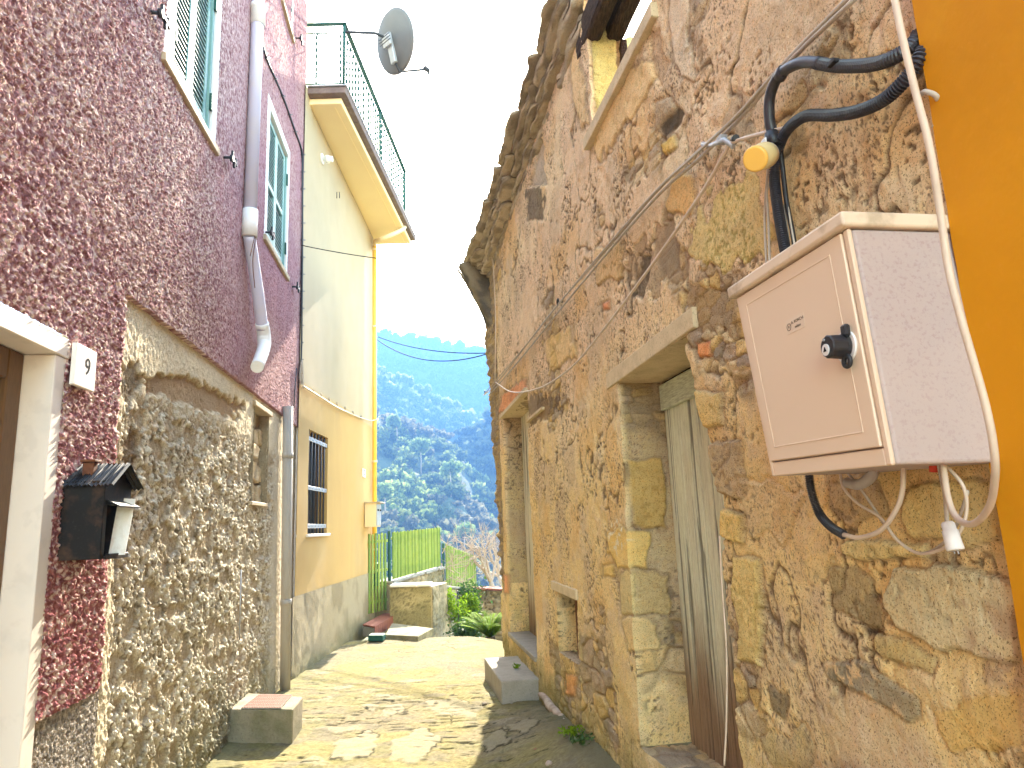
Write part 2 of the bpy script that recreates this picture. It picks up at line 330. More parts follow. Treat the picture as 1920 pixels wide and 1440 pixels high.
M['greycable'] = mat('grey cable sheath', (0.50, 0.44, 0.36), 0.7, ((20, 3, 0.45, 0.7, (0.38, 0.33, 0.27), 0.6),), spec=0.1)
M['orange'] = mat('orange painted render', (0.66, 0.275, 0.002), 0.85, ((1.2, 5, 0.45, 0.7, (0.56, 0.22, 0.003), 0.7), (7, 5, 0.55, 0.7, (0.68, 0.32, 0.004), 0.5), (90, 3, 0.6, 0.75, (0.7, 0.3, 0.02), 0.4)), ((70, 4, 0.3, 0.002), (5, 4, 0.4, 0.01)))
M['amber'] = mat('amber diffuser', (0.85, 0.50, 0.10), 0.35, ((10, 3, 0.4, 0.7, (0.8, 0.46, 0.12), 0.4),), spec=0.4)
M['lampbody'] = mat('yellowed lamp housing', (0.66, 0.50, 0.24), 0.5)
M['sticker'] = mat('clear sticker', (0.74, 0.60, 0.45), 0.35)
M['redpart'] = mat('red plastic', (0.6, 0.06, 0.03), 0.5)
M['tile'] = mat('terracotta grid tile', (0.19, 0.075, 0.045), 0.8, ((30, 3, 0.4, 0.7, (0.14, 0.055, 0.035), 0.6),), ((80, 3, 0.3, 0.002),))
M['void'] = mat('painted interior shade', (0.02, 0.018, 0.015), 0.95)  # near-black panels put the shade of unseen rooms into the colour
M['drift'] = mat('pale weathered log', (0.46, 0.37, 0.30), 0.9, ((12, 5, 0.45, 0.7, (0.2, 0.14, 0.1), 0.7),), ((30, 5, 0.7, 0.01),))
M['redstone'] = mat('pinkish stone slab', (0.38, 0.24, 0.20), 0.85, ((20, 4, 0.4, 0.7, (0.30, 0.18, 0.14), 0.6),), ((60, 4, 0.3, 0.003),))

# ================================================================== SETTING: street
def street():
    X = lines([-3.2, 1.6], 0.012); Y = lines([1.2, 4.2, 10.9], lambda y: 0.008 if y < 6 else 0.014)
    x, y = np.meshgrid(X, Y, indexing='ij')
    wx = x + 0.12 * (fbm(x * 3, y * 3, 3, 1) - .5); wy = y + 0.06 * (fbm(x * 3 + 9, y * 3, 3, 2) - .5)
    f1, f2, idv = worley(wx * 1.9, wy * 2.6, 3)
    crack = (1 - sstep(0.0, 0.03, f2 - f1)) * sstep(0.54, 0.68, fbm(x * 0.9, y * 0.9, 3, 5))
    st = sstep(0.52, 0.40, f1 + 0.45 * fbm(x * 6, y * 6, 3, 8)) * (idv > 0.70) * sstep(9.5, 8.0, y)
    h = 0.022 * (fbm(x * 1.2, y * 1.2, 3, 4) - .5) + 0.010 * (fbm(x * 9, y * 9, 4, 6) - .5) + 0.006 * (fbm(x * 30, y * 30, 3, 7) - .5)
    h += st * 0.008 - crack * 0.018
    # broken rows of flat stones worn out of the concrete
    strk = fbm(x * 3.2 + y * .6, y * 11, 4, 31); ridge = sstep(0.64, 0.74, strk) * sstep(8.2, 7.0, y) * sstep(0.4, 0.6, fbm(x * 1.1, y * 1.1, 2, 33))
    h += ridge * 0.010
    edge = (1 - sstep(0.0, 0.06, np.abs(strk - 0.60))) * sstep(8.2, 7.0, y) * sstep(0.45, 0.6, fbm(x * 1.1, y * 1.1, 2, 33))
    edge = edge * .4; h -= 0.007 * edge * sstep(.45, .6, fbm(x * 14, y * 14, 2, 34))
    c = mix(np.broadcast_to([0.21, 0.18, 0.11], x.shape + (3,)), [0.225, 0.195, 0.09], sstep(0.4, 0.65, fbm(x * 1.6, y * 1.6, 4, 9)))
    c = mix(c, [0.17, 0.15, 0.11], sstep(0.5, 0.75, fbm(x * 5, y * 8, 4, 10)) * 0.7)
    c = mix(c, [0.33, 0.30, 0.22], np.clip(st + ridge * 0.25, 0, 1) * 0.4)
    c = mix(c, [0.10, 0.085, 0.05], np.clip(crack * 0.8 + edge * 0.35, 0, 1))
    c = mix(c, [0.17, 0.17, 0.06], sstep(0.58, 0.75, fbm(x * 4, y * 4, 4, 12)) * 0.35)
    dash = sstep(.71, .75, fbm(x * 7, y * 26, 3, 35)) * sstep(9.5, 6.5, y) * sstep(.4, .55, fbm(x * 1.7, y * 1.7, 2, 36)); h -= .008 * dash; c = mix(c, [.035, .03, .015], dash * .9)
    c = c * (0.62 + .76 * fbm(x * 75, y * 60, 2, 37))[..., None]
    # wall-side moss and grit, and the rise towards the ruined house
    px, py = proj(np.stack([x, y, np.zeros_like(x)], -1))
    for poly in (((800, 1318), (850, 1308), (915, 1325), (885, 1345), (810, 1340)), ((735, 1390), (790, 1365), (830, 1385), (800, 1425), (730, 1430)), ((630, 1395), (690, 1370), (715, 1385), (690, 1420), (620, 1425)),
                 ((945, 1375), (990, 1365), (1015, 1380), (985, 1395)), ((900, 1390), (940, 1380), (960, 1400), (915, 1420)), ((715, 1325), (750, 1322), (770, 1335), (725, 1345)), ((680, 1322), (712, 1320), (700, 1340))):
        w = 5 * (fbm(x * 9, y * 9, 3, 15) - .5) * 2
        m = sstep(3, -3, polysd(px, py, poly) + w * 1.8); h += 0.006 * m
        c = mix(c, [0.31, 0.28, 0.20], m * 0.6); c = mix(c, [0.03, 0.025, 0.015], (sstep(-2.5, 0, polysd(px, py, poly) + w * 1.8) * sstep(2.5, 0, polysd(px, py, poly) + w * 1.8)) * 0.9 * sstep(.45, .6, fbm(x * 5, y * 5, 2, 18)))
    P3 = np.stack([x, y, np.zeros_like(x)], -1)
    dr = (P3 - WR.o) @ WR.n
    h += 0.20 * sstep(0.75, -0.1, dr) * sstep(7.2, 4.6, y)      # rubble ramp at the foot of the ruin
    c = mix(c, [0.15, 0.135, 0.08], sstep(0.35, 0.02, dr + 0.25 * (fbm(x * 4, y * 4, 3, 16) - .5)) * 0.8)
    dp = (P3 - WP.o) @ WP.n
    c = mix(c, [0.20, 0.19, 0.08], sstep(0.30, 0.0, dp + 0.25 * (fbm(x * 4, y * 4, 3, 17) - .5)) * 0.6)
    # the paving rounds off and drops at its far end
    ye = 10.86 - sstep(-0.9, 0.2, x) * 0.9
    h -= 0.35 * sstep(ye - 0.06, ye + 0.05, y) + 0.05 * sstep(ye - 1.2, ye, y) * 0.2
    keep = (y < ye + 0.10)[:-1, :-1]
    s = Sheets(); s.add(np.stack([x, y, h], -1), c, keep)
    tag(s.build('street', M['ground']), kind='structure')
street()
b = MB()      # rest of the paving, under and behind the viewer
b.face([(-3.2, -8, -0.012), (1.6, -8, -0.012), (1.6, 1.2, -0.012), (-3.2, 1.2, -0.012)])
tag(b.build('street_behind', M['concrete']), kind='structure')

# ================================================================== PINK HOUSE
P0 = WP.P(0, 0, 0)
pink = thing('pink_house', WP.P(4.5, 0, 0), 'tall pink roughcast house with green shutters and bare stone patch low on its wall', 'house')
def pink_h(u, z):
    f1, f2, idv = worley(u * 64, z * 60, 21)
    k = 0.45 + 0.55 * sstep(5.6, 4.2, u)                 # coarser grain towards the door end
    return k * (0.015 * np.clip(1.05 - 1.5 * f1, 0, 1) * (.35 + 1.1 * idv) * sstep(0.2, 0.55, fbm(u * 24, z * 24, 2, 22) + .1) + 0.006 * vn(u * 95, z * 95, 23)) + 0.015 * (fbm(u * 2.2, z * 1.4, 3, 24) - .5)
def pink_c(u, z):
    c = mix(np.broadcast_to([0.43, 0.25, 0.27], u.shape + (3,)), [0.48, 0.31, 0.30], sstep(0.4, 0.7, fbm(u * 0.7, z * 0.9, 4, 25)))
    c = mix(c, [0.42, 0.165, 0.165], sstep(2.6, 1.2, z + 0.5 * (fbm(u * 4, z * 2, 3, 26) - .5)) * sstep(3.8, 3.6, u))
    g = vn(u * 90, z * 90, 27)
    c = c * (0.82 + 0.3 * g[..., None]); g2 = fbm(u * 78, z * 60, 2, 31); c = mix(c, [0.88, 0.72, 0.64], sstep(.56, .68, g2) * .9 * sstep(6.2, 4.4, u)); c = mix(c, [0.22, 0.08, 0.09], sstep(.42, .30, g2) * .75)  # cream and dark specks put sunlit and shaded grains into the colour
    # rain streaks under the window sills
    s = sstep(4.3, 4.2, z) * sstep(2.9, 4.0, z) * sstep(.55, .75, fbm(u * 14, z * .7, 3, 28))
    return mix(c, [0.50, 0.26, 0.27], s * 0.35)
def upan(u0, u1): return lambda u: max(0.0055, 0.0021 * u)
S = Sheets()
U = lines([-3.0, 1.70], 0.022); Z = lines([0.0, 8.4], 0.022); u, z = np.meshgrid(U, Z, indexing='ij')
S.add(WP.P(u, z, 0.022 + pink_h(u * .7, z * .7)), pink_c(u * .7, z * .7 + 1.3), flip=True)
U = lines([1.70, 3.08, 3.64, 3.88, 4.93, 6.50, 7.63, 8.54], upan(0, 0)); Z = lines([0.88, 2.39, 2.765, 4.26, 5.80, 8.4], lambda z: 0.0065 if z < 4.4 else 0.010)
u, z = np.meshgrid(U, Z, indexing='ij'); uc = (U[:-1] + U[1:])[:, None] / 2; zc = (Z[:-1] + Z[1:])[None, :] / 2
keep = ~((uc < 3.08) & (zc < 2.39)) & ~((uc > 3.64) & (zc < 2.765)) & ~((uc > 3.88) & (uc < 4.93) & (zc > 4.26) & (zc < 5.80)) & ~((uc > 6.50) & (uc < 7.63) & (zc > 4.26) & (zc < 5.80))
n = 0.022 + pink_h(u, z)
low = (z < 2.775) & (u > 3.62)
edge = np.minimum(np.where(u > 3.64, z - 2.765, 9), np.where(z < 2.765, 3.64 - u, 9)); edge = np.where((z < 2.765) & (u < 3.64), 3.64 - u, edge)
n = np.where(edge < 0.001, -0.03, np.minimum(n, n)); zz = z + 0.012 * (fbm(u * 7, z * 0, 3, 29) - .5) * (np.abs(z - 2.765) < 0.02)
uu = u + 0.03 * (fbm(z * 6, z * 0, 3, 30) - .5) * sstep(0.12, 0.0, np.abs(u - 3.64)) * (z < 2.7)
S.add(WP.P(uu, zz, n), pink_c(u, z), keep, flip=True)
S.build('stucco_wall', M['stucco'], pink)

def rub(u, z, pxy):
    px, py = pxy
    f1, f2, idv = worley(u * 5.0 + .8 * fbm(u * 5, z * 5, 2, 40), z * 6.5 + .8 * fbm(u * 5, z * 5, 2, 41), 42)
    stone = sstep(0.50, 0.36, f1) * (idv > 0.42)
    b1 = fbm(u * 13, z * 10, 4, 43); b2 = fbm(u * 66, z * 30, 3, 44, .65)
    rough = sstep(0.0, 0.12, u - 3.66 - 0.12 * fbm(z * 3, z * 0, 2, 45)) * sstep(2.50, 2.30, z + 0.12 * fbm(u * 3, z, 2, 46) - 0.28 * sstep(5.2, 6.4, u) * 0) * sstep(7.55, 7.35, u + 0.15 * fbm(z * 5, z * 0, 2, 47))
    h = 0.017 * (b1 - .5) * 2 * rough + 0.024 * (b2 - .5) * (0.35 + rough) + 0.012 * (vn(u * 90, z * 60, 48) - .5) * (0.5 + rough)
    rid = 1 - np.abs(fbm(u * 20, z * 14, 3, 49) * 2 - 1); h += 0.010 * rough * (sstep(0.75, 1.0, rid))
    h = h * (1 - .6 * stone * rough) - 0.012 * stone * rough
    h -= 0.035 * rough * sstep(3.2, 2.6, z) * 0.35
    c = mix(np.broadcast_to([0.66, 0.585, 0.45], u.shape + (3,)), [0.50, 0.43, 0.32], sstep(0.45, 0.62, b1) * .8)
    c = mix(c, [0.78, 0.72, 0.58], sstep(0.50, 0.62, b2) * 0.9 * rough); c = mix(c, [0.20, 0.155, 0.09], sstep(0.48, 0.36, b2) * 0.85 * rough)
    sc = mix(np.broadcast_to([0.38, 0.29, 0.18], u.shape + (3,)), [0.50, 0.42, 0.30], idv)
    c = c * (1 - (0.8 * stone * rough)[..., None]) + sc * (0.8 * stone * rough)[..., None]
    c = mix(c, [0.74, 0.64, 0.45], (1 - rough) * 0.6)
    c = mix(c, [0.45, 0.39, 0.31], sstep(7.1, 7.5, u) * 0.5)
    c = mix(c, [0.14, 0.14, 0.07], sstep(0.7, 0.1, z + .5 * fbm(u * 4, z * 4, 3, 50) - .2) * 0.6)
    # the scar under the smooth band, with brown core stone
    for poly, cc, d in ((((270, 705), (335, 700), (415, 735), (455, 760), (440, 785), (380, 770), (320, 745), (280, 735)), (0.34, 0.22, 0.12), -0.03),
                        (((225, 690), (260, 680), (275, 720), (245, 760), (225, 740)), (0.22, 0.17, 0.11), -0.02),
                        (((225, 830), (262, 800), (262, 880), (235, 890)), (0.22, 0.15, 0.09), -0.02)):
        m = sstep(5, -4, polysd(px, py, poly) + 26 * (fbm(u * 16, z * 16, 3, 51) - .5)); h += d * m; c = mix(c, cc, m * .8)
    return h, c
S = Sheets()
U = lines([3.60, 6.47, 7.03, 8.54], lambda u: max(0.008, 0.0023 * u)); Z = lines([-0.1, 1.84, 2.68, 2.79], 0.0075)
u, z = np.meshgrid(U, Z, indexing='ij'); uc = (U[:-1] + U[1:])[:, None] / 2; zc = (Z[:-1] + Z[1:])[None, :] / 2
h, c = rub(u, z, proj(WP.P(u, z)))
S.add(WP.P(u, z, h), c, ~((uc > 6.47) & (uc < 7.03) & (zc > 1.84) & (zc < 2.68)), flip=True)
S.build('rubble_wall', M['rubble'], pink)
# blocked-up niche
S = Sheets(); U = lines([6.44, 7.06], 0.012); Z = lines([1.81, 2.71], 0.012); u, z = np.meshgrid(U, Z, indexing='ij')
f1, f2, idv = worley(u * 3.2, z * 5.5, 60); gap = sstep(0.02, 0.14, f2 - f1)
h = -0.15 + 0.09 * gap * (.4 + .8 * idv) + 0.02 * fbm(u * 20, z * 20, 3, 61)
c = mix(np.broadcast_to([0.30, 0.23, 0.14], u.shape + (3,)), [0.80, 0.65, 0.42], idv); c = mix(c, [0.10, 0.08, 0.06], (1 - gap) * .8)
S.add(WP.P(u, z, h), c, flip=True)
for ua in (6.46, 7.04):
    a = np.linspace(-0.2, 0.01, 14); zz = lines([1.81, 2.71], 0.015); aa, z = np.meshgrid(a, zz, indexing='ij')
    S.add(WP.P(ua + 0.02 * (fbm(aa * 20, z * 14, 3, 62) - .5), z, aa), mix(np.broadcast_to([0.42, 0.35, 0.23], aa.shape + (3,)), [0.25, 0.2, 0.13], fbm(aa * 20, z * 12, 3, 63)), flip=(ua > 6.5))
S.build('blocked_niche', M['rubble'], pink)
b = MB(); b.wbox(WP, 6.40, 7.10, 2.67, 2.715, -0.15, 0.03, 0.006); b.build('niche_slab', M['sill'], pink)
b = MB(); b.wbox(WP, 6.42, 7.06, 1.80, 1.835, -0.15, 0.02, 0.006); b.build('niche_slab', M['sill'], pink)
# dark roughcast plinth by the door
S = Sheets(); U = lines([3.05, 3.66], 0.0062); Z = lines([-0.1, 0.895], 0.0062); u, z = np.meshgrid(U, Z, indexing='ij')
f1, _, _ = worley(u * 60, z * 60, 64); n = 0.005 + 0.010 * (1 - f1) + .006 * fbm(u * 70, z * 70, 2, 65)
S.add(WP.P(u, z + 0.10 * sstep(.8, .89, z) * (u - 3.35) * -0.25, n), mix(np.broadcast_to([0.12, 0.105, 0.095], u.shape + (3,)), [0.62, 0.55, 0.47], vn(u * 90, z * 90, 66)), flip=True)
S.build('plinth', M['rubble'], pink)
# hidden back part of the house: returns and roof so that it is a solid body
b = MB()
b.face([WP.P(8.54, 0, 0.02), WP.P(8.54, 0, -0.6), WP.P(8.54, 8.4, -0.6), WP.P(8.54, 8.4, 0.02)])
b.face([WP.P(8.54, 8.4, 0.02), WP.P(8.54, 8.4, -6), WP.P(-3, 8.4, -6), WP.P(-3, 8.4, 0.02)])
b.face([WP.P(-3, 0, 0.02), WP.P(-3, 0, -6), WP.P(-3, 8.4, -6), WP.P(-3, 8.4, 0.02)])
b.face([WP.P(8.54, 0, -6), WP.P(8.54, 8.4, -6), WP.P(-3, 8.4, -6), WP.P(-3, 0, -6)])
b.build('side_wall', M['whiteband'], pink)
# marble door surround
b = MB()
b.wbox(WP, 3.005, 3.095, -0.1, 2.30, -0.30, 0.028, 0.004)
b.build('door_jamb', M['marble'], pink)
b = MB(); b.wbox(WP, 1.70, 1.79, -0.1, 2.30, -0.30, 0.034, 0.004); b.build('door_jamb', M['marble'], pink)
b = MB(); b.wbox(WP, 1.79, 3.005, -0.1, 0.06, -0.30, 0.02, 0.004); b.build('door_sill', M['marble'], pink)
b = MB(); b.wbox(WP, 1.7, 3.10, 2.302, 2.385, -0.30, 0.034, 0.004); b.build('door_lintel', M['marble'], pink)
dr = MB()
dr.wbox(WP, 2.90, 3.004, 0, 2.30, -0.18, -0.09, 0.006); dr.wbox(WP, 1.8, 2.90, 2.18, 2.30, -0.18, -0.09, 0.006)
dr.wbox(WP, 2.80, 2.895, 0.02, 2.175, -0.17, -0.110, 0.008); dr.wbox(WP, 1.8, 2.80, 2.08, 2.175, -0.17, -0.110, 0.006); dr.wbox(WP, 1.8, 2.80, 0.02, 0.30, -0.17, -0.110, 0.006)
door = dr.build('front_door', M['brownwood'], pink)
b = MB(); b.wbox(WP, 1.8, 2.81, 0.3, 2.09, -0.160, -0.152, 0); b.build('glass_pane', M['glass'], door)
b = MB()
for zz in (0.95, 1.45, 1.92): b.wbox(WP, 1.8, 2.81, zz, zz + 0.025, -0.125, -0.100, 0.003)
for uu in (2.15, 2.45, 2.72): b.wbox(WP, uu, uu + 0.022, 0.3, 2.09, -0.127, -0.103, 0.003)
b.build('grille', M['brownwood'], door)
# windows
def shutter(W, u0, u1, z0, z1, n, split, parent):
    b = MB(); fw = 0.055
    b.wbox(W, u0, u0 + fw, z0, z1, n - 0.035, n, 0.004); b.wbox(W, u1 - fw, u1, z0, z1, n - 0.035, n, 0.004)
    for zz in [z0, z1 - fw] + ([split] if split else []): b.wbox(W, u0 + fw, u1 - fw, zz, zz + fw + (0.03 if zz == z0 else 0), n - 0.033, n - 0.002, 0.003)
    zz = z0 + fw + 0.05
    while zz < z1 - fw - 0.03:
        if not (split and abs(zz - split) < 0.07):
            b.hexa([W.P(a, q, m) for q, m in ((zz, n - 0.002), (zz, n - 0.010), (zz + 0.034, n - 0.036), (zz + 0.034, n - 0.028)) for a in (u0 + fw, u1 - fw)][0:0] or
                   [W.P(u0 + fw, zz, n - 0.004), W.P(u1 - fw, zz, n - 0.004), W.P(u1 - fw, zz + 0.026, n - 0.034), W.P(u0 + fw, zz + 0.026, n - 0.034),
                    W.P(u0 + fw, zz + 0.007, n - 0.004), W.P(u1 - fw, zz + 0.007, n - 0.004), W.P(u1 - fw, zz + 0.033, n - 0.034), W.P(u0 + fw, zz + 0.033, n - 0.034)], 0)
        zz += 0.042
    return b.build('shutter', M['greenpaint'], parent)
def window(W, u0, u1, z0, z1, parent, band=0.11, split=None, so=(0.03, 0.03)):
    b = MB(); r = 0.10
    # flush white band around the opening and its reveal
    b.wbox(W, u0, u0 + band, z0, z1, -r, 0.030, 0.004); b.wbox(W, u1 - band * .6, u1, z0, z1, -r, 0.030, 0.004); b.wbox(W, u0 + band, u1 - band * .6, z1 - band, z1, -r, 0.0305, 0.004)
    w = b.build('window', M['whiteband'], parent)
    b = MB(); b.wbox(W, u0 + .05, u1 - .05, z0, z1 - .05, -r - 0.02, -r - .012, 0); b.build('shade_panel', M['void'], w)  # dark sheet behind the shutters, painted as an unlit room
    a0, a1 = u0 + band + 0.004, u1 - band * .6 - 0.004; mid = (a0 + a1) / 2
    fr = MB()
    for x0, x1, y0, y1 in ((a0, a0 + 0.035, z0 + .03, z1 - band - .004), (a1 - 0.035, a1, z0 + .03, z1 - band - .004), (a0 + .035, a1 - .035, z0 + 0.03, z0 + 0.06)): fr.wbox(W, x0, x1, y0, y1, -0.06, 0.012, 0.003)
    fr.build('window_frame', M['greenpaint'], w)
    shutter(W, a0 + 0.037, mid - 0.003, z0 + 0.063, z1 - band - 0.01, -0.004, split, w); shutter(W, mid + 0.003, a1 - 0.037, z0 + 0.063, z1 - band - 0.01, -0.004, split, w)
    b = MB(); b.wbox(W, u0 - so[0], u1 + so[1], z0 - 0.055, z0 + 0.0, -0.10, 0.055, 0.005); b.build('sill', M['sill'], w)
    for uu in (a0 + 0.02, a1 - 0.02):
        for zz in (z0 + .22, z1 - .45):
            b = MB(); b.wbox(W, uu - .016, uu + .016, zz, zz + 0.13, 0.013, 0.030, 0.003); b.build('hinge', M['darkgreen'], w)
    return w
def catch(W, u, z, parent):
    b = MB()
    b.tube([W.P(u - .05, z, 0.0), W.P(u - .05, z, 0.09)], 0.011, 8)
    b.box(W.P(u, z, 0.085), W.t * 0.15, W.n * 0.022, UPZ * 0.026, 0.004)
    b.box(W.P(u + .055, z + .022, 0.085), W.t * 0.03, W.n * 0.02, UPZ * 0.05, 0.004)
    b.box(W.P(u - .035, z + .03, 0.085), W.t * 0.022, W.n * 0.018, UPZ * 0.07, 0.004)
    b.box(W.P(u + .02, z - .025, 0.085), W.t * 0.022, W.n * 0.018, UPZ * 0.045, 0.004)
    b.tube([W.P(u - .055, z - .01, 0.075), W.P(u - .055, z - .01, 0.10)], 0.024, 10)
    return b.build('shutter_catch', M['black'], parent)
w1 = window(WP, 3.885, 4.925, 4.315, 5.795, pink, 0.16, None)
w2 = window(WP, 6.505, 7.625, 4.315, 5.795, pink, 0.10, 4.95)
w3 = window(WP, 6.95, 7.60, 7.24, 8.35, pink, 0.10, None)
for cu, cz in ((3.72, 4.42), (5.20, 4.36), (6.60, 4.36), (7.99, 4.30), (7.86, 7.40)): catch(WP, cu, cz, pink)
# cream side of the same block, behind the corner
b = MB(); b.wbox(WP, 8.545, 9.3, 7.20, 10.5, -1.2, -0.02, 0.0); b.build('upper_side_wall', M['soffit'], pink)

# ------------------------------------------------------------------ things on the pink wall
def text_mesh(body, size, o, ex, ez, depth=0.0008):
    """lettering as a mesh laid on a wall: o = centre, ex = reading direction, ez = up"""
    cu = bpy.data.curves.new('lettering', 'FONT'); cu.body = body; cu.size = size; cu.align_x = 'CENTER'; cu.align_y = 'CENTER'; cu.extrude = depth
    ob = bpy.data.objects.new('lettering', cu); col_main.objects.link(ob)
    dg = bpy.context.evaluated_depsgraph_get(); me = bpy.data.meshes.new_from_object(ob.evaluated_get(dg))
    bpy.data.objects.remove(ob); en = np.cross(ex, ez)
    for v in me.vertices:
        c = np.array(o) + v.co.x * np.array(ex) + v.co.y * np.array(ez) + v.co.z * en; v.co = Vector(c)
    return me
def place_mesh(name, me, mat_, parent):
    off = base_of(parent)
    for v in me.vertices: v.co = Vector(np.array(v.co) - off)
    return link(name, me, mat_, parent)
pb = WP.P(3.20, 2.30, 0.05)
pl = thing('number_plaque', pb, 'white marble house number plaque reading 9 beside the door surround', 'sign')
b = MB(); b.wbox(WP, 3.10, 3.285, 2.195, 2.375, 0.040, 0.062, 0.003); b.build('plaque', M['plaque'], pl)
place_mesh('numeral', text_mesh('9', 0.105, WP.P(3.205, 2.288, 0.0625), WP.t, UPZ), M['ink'], pl)

mb0 = WP.P(3.36, 1.45, 0.03)
mbx = thing('mailbox', mb0, 'black metal mailbox shaped like a small house with corrugated roof and chimney', 'mailbox')
u0, u1, z0, z1, n1 = 3.155, 3.425, 1.475, 1.795, 0.19
b = MB(); t = 0.006
b.wbox(WP, u0, u0 + t, z0, z1, 0.0, n1, 0.002); b.wbox(WP, u1 - t, u1, z0, z1, 0.0, n1, 0.002)
b.wbox(WP, u0 + t, u1 - t, z0, z0 + t, 0.0, n1, 0.001); b.wbox(WP, u0 + t, u1 - t, z0 + t, z1, 0.0, 0.006, 0.001)
b.wbox(WP, u0 + t, u0 + .035, z0 + t, z1 - .1, n1 - .006, n1, 0.001); b.wbox(WP, u1 - .035, u1 - t, z0 + t, z1 - .1, n1 - .006, n1, 0.001)
b.wbox(WP, u0 + t, u1 - t, z1 - .10, z1, n1 - .006, n1, 0.001)
um = (u0 + u1) / 2
for nn in (n1 - 0.005, 0.01): b.face([WP.P(u0, z1, nn), WP.P(u1, z1, nn), WP.P(um, z1 + .072, nn)])
b.build('body', M['rustblack'], mbx)
# corrugated roof, ridge square to the wall
rb = MB(); k = 28
for side in (-1, 1):
    for a, zo in ((0, 0),):
        e = u0 - 0.022 if side < 0 else u1 + 0.028; ze = z1 - 0.022; zr = z1 + 0.078
        r0 = []; r1 = []
        for i in range(k + 1):
            nn = -0.005 + (n1 + 0.045) * i / k; w = 0.004 * (1 if i % 2 else -1)
            r0.append(WP.P(um, zr + w, nn)); r1.append(WP.P(e, ze + w, nn))
        for i in range(k): rb.face([r0[i], r0[i + 1], r1[i + 1], r1[i]])
roof = rb.build('roof', M['rustblack'], mbx)
sm = roof.modifiers.new('thick', 'SOLIDIFY'); sm.thickness = 0.005
b = MB(); b.wbox(WP, u0 + .055, u0 + .095, z1 + .01, z1 + .082, 0.07, 0.115, 0.003); b.wbox(WP, u0 + .047, u0 + .103, z1 + .084, z1 + .094, 0.062, 0.123, 0.002); b.build('chimney', M['rust'], roof)
b = MB(); b.hexa([WP.P(u0 + .03, z1 - .085, n1 + .002), WP.P(u1 - .02, z1 - .085, n1 + .002), WP.P(u1 - .02, z1 - .11, n1 + .05), WP.P(u0 + .03, z1 - .11, n1 + .05),
                  WP.P(u0 + .03, z1 - .079, n1 + .002), WP.P(u1 - .02, z1 - .079, n1 + .002), WP.P(u1 - .02, z1 - .104, n1 + .05), WP.P(u0 + .03, z1 - .104, n1 + .05)]); b.build('slot_flap', M['rustblack'], mbx)
b = MB(); b.wbox(WP, u0 + .04, u1 - .04, z0 - .002, z0 + .02, n1, n1 + .02, 0.002); b.build('bottom_lip', M['rustblack'], mbx)
# open glazed door swung out, with its pale paper side
b = MB()
Pd = []
for i in range(13):
    zz = z0 + .01 + .25 * i / 12; Pd.append(zz)
e0 = u1 - .09
b.hexa([WP.P(e0 - .055, z0 + .01, n1 - .02), WP.P(e0 - .05, z0 + .012, n1 + .045), WP.P(e0 - .046, z0 + .012, n1 + .045), WP.P(e0 - .051, z0 + .01, n1 - .02),
        WP.P(e0 + .01, z0 + .255, n1 - .02), WP.P(e0 + .03, z0 + .25, n1 + .042), WP.P(e0 + .034, z0 + .25, n1 + .042), WP.P(e0 + .014, z0 + .255, n1 - .02)], 0.0)
tag(b.build('newspaper', M['paper'], None, WP.P(e0, z0 + .01, n1)), 'folded pale newspaper sticking out of the black mailbox', 'newspaper')
b = MB(); b.wbox(WP, u0 + .05, u0 + .16, z0 + .05, z0 + .17, 0.10, 0.103, 0.0005)
tag(b.build('envelope', M['paper'], None, WP.P(u0 + .1, z0 + .01, .1)), 'small pale envelope lying inside the black mailbox', 'envelope')

# lilac plastic drainpipe: straight drop, coupling, leaning bend, elbow
q = lambda px, py, n=0.08: WP.px(px, py, n)
pt = WP.P(5.72, 4.2, 0.08)
dp = thing('drainpipe', WP.px(485, 690, .08), 'broken lilac drainpipe on the pink wall ending in an elbow above the stone patch', 'drainpipe')
ua, _ = WP.uz(469, 400, .08)
b = MB(); b.tube([WP.P(ua + .03, 8.3, .08), WP.P(ua, 4.12, .08)], 0.054, 20); b.build('upper_pipe', M['lilacpipe'], dp)
b = MB(); b.tube([WP.P(ua, 4.22, .08), WP.P(ua, 3.98, .08)], 0.063, 20); b.build('coupling', M['white'], dp)
b = MB(); b.tube([WP.P(ua + .02, 6.19, .08), WP.P(ua + .02, 6.15, .08), WP.P(ua + .02, 6.145, .08), WP.P(ua + .02, 5.99, .08)], [.072, .072, .064, .064], 20); b.build('coupling', M['white'], dp)
low_ = [WP.P(ua, 3.99, .08), q(476, 500, .09), q(485, 560, .11), q(492, 618, .12)]
b = MB(); b.tube(cr(low_, 6), 0.050, 20); b.build('leaning_pipe', M['lilacpipe'], dp)
b = MB(); b.tube(cr([q(491, 606, .12), q(495, 632, .125), q(494, 655, .14), q(482, 688, .19)], 6), [0.058] * 8 + list(np.linspace(.058, .05, 11)), 20); b.build('elbow', M['white'], dp)
b = MB(); b.tube([q(488, 641, .03), q(494, 640, .12)], 0.012, 8); b.build('bracket', M['rust'], dp)
# rust runs on the leaning pipe come from the broken joint
b = MB(); b.tube(cr([WP.P(ua + .002, 3.985, .134), q(474, 490, .142), q(478, 540, .158)], 5), 0.0035, 6); b.tube(cr([WP.P(ua - .02, 3.985, .13), q(469, 480, .135)], 5), 0.003, 6); b.build('rust_run', M['rust'], dp)

